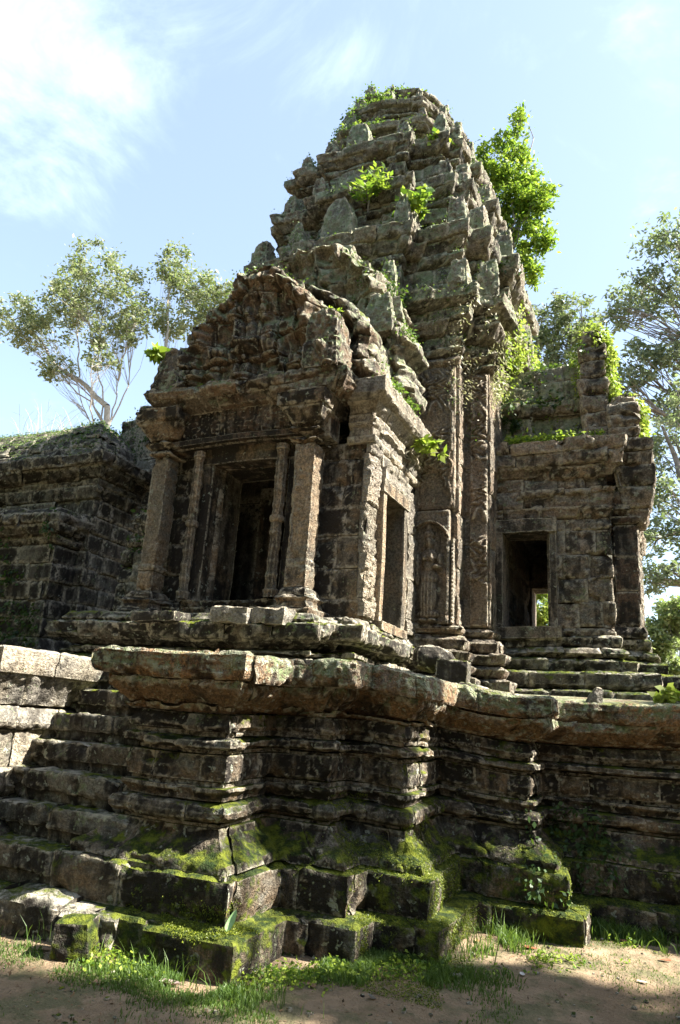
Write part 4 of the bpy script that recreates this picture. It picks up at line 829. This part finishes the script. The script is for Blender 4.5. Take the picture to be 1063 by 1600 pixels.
sapling((-2.85, 9.85, 11.2), .2, 10, .22, 'small leafy sprig high on the tower near its right edge', pin=False, lsz=.11, seed=5)
sapling((-5.75, 6.75, 5.98), .12, 8, .14, 'small green seedling on the left end of the porch gable', pin=False, lsz=.13, seed=6)
sapling((-2.52, 8.45, 4.95), .08, 10, .22, 'drooping pale leaved plant at the far end of the porch side cornice', M_LF_Y, pin=False, lsz=.13, seed=7)
sapling((-3.2, 6.7, 6.1), .05, 6, .10, 'tiny fern on the right gable slab of the porch', lsz=.05, seed=8)
sapling((.2, 7.3, 1.83), .12, 8, .16, 'little yellow plant on the terrace edge at the far right', M_LF_Y, pin=False, lsz=.1, seed=9)

bpy.context.view_layer.update(); DG = bpy.context.evaluated_depsgraph_get()
def cast(o, d):
    ok, loc, nor, i_, ob, m_ = S.ray_cast(DG, Vector(o), Vector(d)); return (np.array(loc), np.array(nor)) if ok else (None, None)
def creeper(name, label, cat, mat, boxes, lsz=.05, kind='stuff', asp=.6, thr=.0, dn=2.2, off=.03, thick=.04, drop=0.0, seed=1):
    """leaves clinging to whatever masonry the rays meet. boxes: (lo, hi, direction, count)"""
    rs = np.random.RandomState(seed); L = G(); C = []; Dv = []
    for lo, hi, d, n in boxes:
        O = rs.uniform(lo, hi, (n, 3)); mk = fbm(O, dn, 2, seed*3.3); O = O[mk > thr]
        for o in O:
            p, nn = cast(o, d)
            if p is None or np.linalg.norm(p-o) > 6: continue
            k = rs.randint(2, 5)
            for _ in range(k): C.append(p + nn*rs.uniform(.0, thick) + rs.normal(size=3)*off + np.array([0, 0, -drop*rs.rand()**2])); Dv.append(nn*.5+np.array([0, 0, -.5]))
    leaves(L, np.array(C), lsz, rs, asp=asp, D=np.array(Dv)); ob = L.build(name, mat, smooth=False); tag(ob, label, cat, kind=kind); return ob
creeper('moss_grass', 'tufted greenery and moss capping the top of the tower', 'moss', M_GR, [((-5.5, 9.7, 16), (-4.0, 12.2, 16), (0, 0, -1), 3800), ((-4.0, 9.9, 16), (-3.0, 12, 16), (0, 0, -1), 700)], lsz=.055, thr=-.05, dn=1.4, thick=.06, seed=2)
creeper('moss', 'green moss tufts along the ledges of the tower and porch roof', 'moss', M_GR, [((-7.0, 8.6, 16), (-1.6, 13.5, 16), (0, 0, -1), 7000), ((-6, 6.3, 9.5), (-2.4, 8.6, 9.5), (0, 0, -1), 3000), ((-6.5, 6, 7.5), (-2, 6, 12.5), (0, 1, -.7), 5000)], lsz=.035, thr=.05, dn=1.7, thick=.02, off=.03, asp=.5, seed=22)
creeper('creeper', 'bright leaves of a creeper on the crest of the tower', 'creeper', M_LF_B, [((-4.3, 10, 16), (-2.9, 12.2, 16), (0, 0, -1), 700), ((-5.2, 9.7, 16), (-4.2, 10.6, 16), (0, 0, -1), 350)], lsz=.09, thr=.18, dn=1.9, thick=.12, seed=3)
creeper('creeper', 'yellow green creeper hanging down the sunlit right flank of the tower', 'creeper', M_LF_Y, [((3, 10.9, 6.6), (3, 13.6, 8.8), (-1, 0, 0), 1900), ((3, 9.4, 6.2), (3, 10.8, 7.6), (-1, 0, 0), 500)], lsz=.055, thr=.04, dn=1.3, thick=.08, drop=.35, seed=4)
creeper('creeper', 'dry straggling vines round the tower cornice corner above the wing', 'creeper', M_DRY, [((-2.3, 7, 6.2), (-1.4, 7, 7.5), (0, 1, 0), 420), ((3, 8.9, 6.0), (3, 10.0, 7.4), (-1, 0, 0), 500)], lsz=.06, thr=.0, dn=2.5, thick=.10, drop=.35, asp=.3, seed=5)
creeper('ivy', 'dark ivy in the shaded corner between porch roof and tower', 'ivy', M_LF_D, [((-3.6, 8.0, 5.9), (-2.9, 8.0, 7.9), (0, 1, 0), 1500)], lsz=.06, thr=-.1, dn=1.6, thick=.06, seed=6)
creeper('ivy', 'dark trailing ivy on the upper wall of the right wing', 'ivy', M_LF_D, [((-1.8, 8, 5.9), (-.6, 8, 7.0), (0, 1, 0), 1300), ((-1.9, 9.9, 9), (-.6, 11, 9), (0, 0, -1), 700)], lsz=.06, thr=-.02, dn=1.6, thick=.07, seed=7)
creeper('creeper', 'sunlit yellow creeper clothing the standing slab of the wing', 'creeper', M_LF_Y, [((3, 9.85, 5.5), (3, 10.4, 7.3), (-1, 0, 0), 1500), ((-.75, 9.8, 9), (-.25, 10.3, 9), (0, 0, -1), 260)], lsz=.06, thr=-.4, dn=1.6, thick=.10, seed=8)
creeper('fern', 'ferns and bright weeds along the ledge of the wing cornice', 'fern', M_LF_B, [((-1.75, 9.6, 7), (-.25, 10.05, 7), (0, 0, -1), 1000)], lsz=.07, thr=.0, dn=2.0, thick=.12, asp=.35, seed=9)
creeper('roof_grass', 'grass covering the vaulted roof of the hall', 'grass', M_GR, [((-16, 9.9, 12), (-9.8, 13.2, 12), (0, 0, -1), 6500)], lsz=.06, thr=-.25, dn=1.2, thick=.02, off=.03, asp=.25, seed=10)
creeper('ivy', 'ivy creeping over the broken gable of the hall', 'ivy', M_LF_D, [((-11, 10.4, 12), (-7.8, 12.8, 12), (0, 0, -1), 600), ((-11, 6, 6.5), (-8, 6, 8.6), (0, 1, 0), 500)], lsz=.06, thr=.0, dn=1.0, thick=.08, seed=11)
creeper('ivy', 'patch of weeds on the broken end of the left wing and hall wall', 'ivy', M_LF_D, [((-12.6, 6, 2.4), (-9.9, 6, 5.0), (0, 1, 0), 900), ((-8.6, 9.6, 9), (-6.8, 10.3, 9), (0, 0, -1), 900)], lsz=.08, thr=.1, dn=1.2, thick=.06, seed=12)
creeper('weeds', 'sunlit weeds along the sloping side roof of the porch', 'weeds', M_GR, [((-2.75, 7.0, 9), (-2.5, 8.7, 9), (0, 0, -1), 420)], lsz=.055, thr=.12, dn=2.2, thick=.06, seed=13)
creeper('weeds', 'small weeds sprouting between the terrace stones at lower right', 'weeds', M_LF_D, [((-1.0, 4, .3), (.8, 4, .9), (0, 1, 0), 500)], lsz=.05, thr=.2, dn=1.6, thick=.08, seed=14)

creeper('moss', 'thick moss cushions on the footing and plinth of the terrace', 'moss', leaf_mat('moss frond', (.04, .065, .008), (.19, .22, .02), .25, 7), [((-3.4, 4.1, .4), (-2.3, 4.45, .4), (0, 0, -1), 7000), ((-2.3, 4.5, 1.0), (-1.2, 6.3, 1.0), (0, 0, -1), 16000), ((-1.3, 6.2, 1.0), (1.0, 7.0, 1.0), (0, 0, -1), 6000), ((-.6, 5.0, .0), (-.6, 6.6, .9), (-1, 0, 0), 9000)], lsz=.012, thr=.0, dn=2.4, thick=.004, off=.006, asp=.5, seed=15)
# dry reeds on the hall roof
Gx = G(); rs = np.random.RandomState(8)
for i in range(60):
    b = np.array([rs.uniform(-13.2, -11.6), rs.uniform(10.8, 11.8), 7.0]); h_ = rs.uniform(.7, 1.7); d = np.array([rs.normal()*.25, rs.normal()*.2, 1]); t_ = np.linspace(0, 1, 7)[:, None]
    tube(Gx, b + d*h_*t_ + np.array([rs.normal()*.3, 0, -.25])*t_**2.5*h_, .006, .002, 3)
tag(Gx.build('dry_reeds', M_DRY), 'thin pale reeds standing on the hall roof', 'reeds', kind='stuff')

# ------------------------------------------------------------------ grass and weeds at the foot of the terrace
def blades(Gx, x, y, h_, rs, w=.004):
    n = len(x); z = ground_h(x, y)-.005; a = rs.uniform(0, 2*pi, n); ln = rs.normal(size=(n, 2))*.35
    bx, by = np.cos(a)*w, np.sin(a)*w; t1, t2 = .55, 1.0
    P0 = np.column_stack([x-bx, y-by, z]); P1 = np.column_stack([x+bx, y+by, z]); m = np.column_stack([x+ln[:, 0]*h_*.4, y+ln[:, 1]*h_*.4, z+h_*.6])
    P2 = m + np.column_stack([bx, by, 0*bx])*.8; P3 = m - np.column_stack([bx, by, 0*bx])*.8; tip = np.column_stack([x+ln[:, 0]*h_*1.1, y+ln[:, 1]*h_*1.1, z+h_*.95])
    V = np.stack([P0, P1, P2, P3, tip], 1).reshape(-1, 3); b = np.arange(n)[:, None]*5
    k = len(V); Gx.V.append(V); Gx.F.append(b+np.array([[0, 1, 2, 3]])+Gx.n); Gx.T.append(b+np.array([[3, 2, 4]])+Gx.n); Gx.n += k
Gx = G(); rs = np.random.RandomState(31)
def patch(n, cx, cy, sx_, sy_, h_, thr=-.1, w=.004):
    x = rs.normal(cx, sx_, n); y = rs.normal(cy, sy_, n); P = np.column_stack([x, y, 0*x]); k = (fbm(P, 3.2, 3, 2.) > thr); x, y = x[k], y[k]
    blades(Gx, x, y, h_*rs.uniform(.35, 1.3, len(x)), rs, w)
patch(9000, -1.9, 4.85, .32, .25, .05, -.05); patch(5000, -1.55, 5.15, .3, .15, .05, 0.0); patch(1400, -1.15, 5.95, .12, .22, .10, -.1); patch(70, -1.2, 5.9, .1, .2, .20, -.3, .004)
patch(3600, -.55, 6.75, .35, .10, .10, -.3, .006); patch(2500, .2, 6.75, .4, .12, .07, -.1, .005); patch(5000, -3.4, 4.02, .6, .07, .045, .05); patch(2500, -2.55, 4.05, .25, .08, .045, 0.0)
patch(14000, -1.8, 4.4, 1.0, .6, .025, .02, .003); patch(5000, -2.6, 3.9, .5, .12, .04, -.05, .003); patch(5000, -3.4, 3.8, .6, .15, .022, .08, .003); patch(5000, -.6, 5.9, .7, .45, .02, .15, .003); patch(120, -2.75, 4.0, .5, .03, .16, -1, .003)
tag(Gx.build('grass', M_GR, smooth=False), 'short green grass growing along the foot of the terrace', 'grass', kind='stuff')
Gx = G(); x = rs.uniform(-3.9, -.2, 2600); y = 4.15 + rs.normal(size=2600)*.16 + np.clip(x+2.4, 0, 3)*1.0; P = np.column_stack([x, y, 0*x]); kk = fbm(P, 4, 2, 8.) > .12; C = np.column_stack([x, y, ground_h(x, y)+rs.uniform(.005, .05, 2600)])[kk]
leaves(Gx, np.repeat(C, 3, axis=0)+rs.normal(size=(3*len(C), 3))*.012, .028, rs, up=1.5, asp=.6); tag(Gx.build('low_weeds', M_LF_B, smooth=False), 'low leafy weeds mixed into the grass below the steps', 'weeds', kind='stuff')

Gx = G(); x = rs.uniform(-4.2, .6, 2600); y = 3.0 + rs.uniform(0, 1, 2600)*(1.3 + np.clip(x+2.4, 0, 3)*1.1); leaves(Gx, np.column_stack([x, y, ground_h(x, y)+.004]), .022, rs, up=3.0, asp=.5); tag(Gx.build('leaf_litter', plain_mat('dry litter', (.20, .11, .05), (.09, .06, .035), 14), smooth=False), 'scraps of dry brown leaves scattered over the earth', 'leaf litter', kind='stuff')
# ------------------------------------------------------------------ fallen leaves
def fallen(x, y, s, rz, c1, c2, label, curl=.3, z=None, tilt=0, up=0.0):
    u = np.linspace(-1, 1, 9); v = np.linspace(-1, 1, 7); U, V_ = np.meshgrid(u, v, indexing='ij'); wv = .42*np.sqrt(np.clip(1-U**2, 0, 1))*(1-.25*U)
    X = U*s/2; Y = V_*wv*s/2*1.1; Z = curl*s*(np.abs(V_)**1.5*wv*.7 + .25*U**2) + .006
    M = np.array(Matrix.Rotation(rz, 3, 'Z') @ Matrix.Rotation(tilt, 3, 'Y')); V = np.column_stack([X.ravel(), Y.ravel(), Z.ravel()])@M.T
    z = float(ground_h(np.array([x]), np.array([y]))[0]) if z is None else z
    V = V + np.array([x, y, z+up]); m = plain_mat('leaf litter', c1, c2, 30, .7, .002)
    Gx = G(); Gx.add(V, gridF(9, 7)); return tag(Gx.build('fallen_leaf', m, loc=(x, y, z)), label, 'leaf', 'fallen leaves on the ground')
fallen(-2.66, 3.95, .13, .3, (.42, .33, .30), (.30, .22, .20), 'large curled pinkish grey leaf on the earth below the step corner', .5)
fallen(-1.58, 4.42, .08, 1.2, (.55, .58, .66), (.40, .42, .50), 'pale bluish leaf standing out on the grass edge', .5, tilt=.5)
fallen(.0, 6.22, .09, .2, (.45, .12, .05), (.30, .07, .03), 'red leaf on shaded earth near the right edge')
fallen(-.91, 5.96, .10, .1, (.50, .14, .06), (.32, .10, .05), 'orange red leaf on the sunlit strip of earth')
fallen(-.87, 5.34, .07, 1.9, (.62, .60, .58), (.45, .42, .40), 'whitish leaf on bare earth right of the grass')
fallen(-1.95, 4.38, .09, 2.5, (.28, .17, .09), (.16, .09, .05), 'brown leaf lying in the grass below the terrace corner')
fallen(-.27, 6.55, .10, .4, (.22, .08, .04), (.30, .12, .06), 'dark red leaf in the shadow edge at right')
fallen(-3.58, 3.92, .07, .9, (.30, .18, .08), (.20, .12, .06), 'brown leaf in front of the broken step at left')
fallen(-3.0, 3.72, .07, 2.2, (.10, .06, .04), (.16, .10, .06), 'small dark leaf on the path at lower left')
fallen(-.15, 5.66, .07, 2.9, (.55, .50, .45), (.40, .36, .30), 'pale tan leaf at the lower right')
fallen(-1.28, 5.85, .08, 2.0, (.45, .28, .12), (.30, .18, .08), 'tan leaf between grass tufts by the mossy corner')
fallen(-2.42, 4.20, .13, 1.3, (.25, .42, .16), (.34, .50, .24), 'fresh pale green leaf leaning on the corner plinth', .2, z=.34, tilt=-1.0)
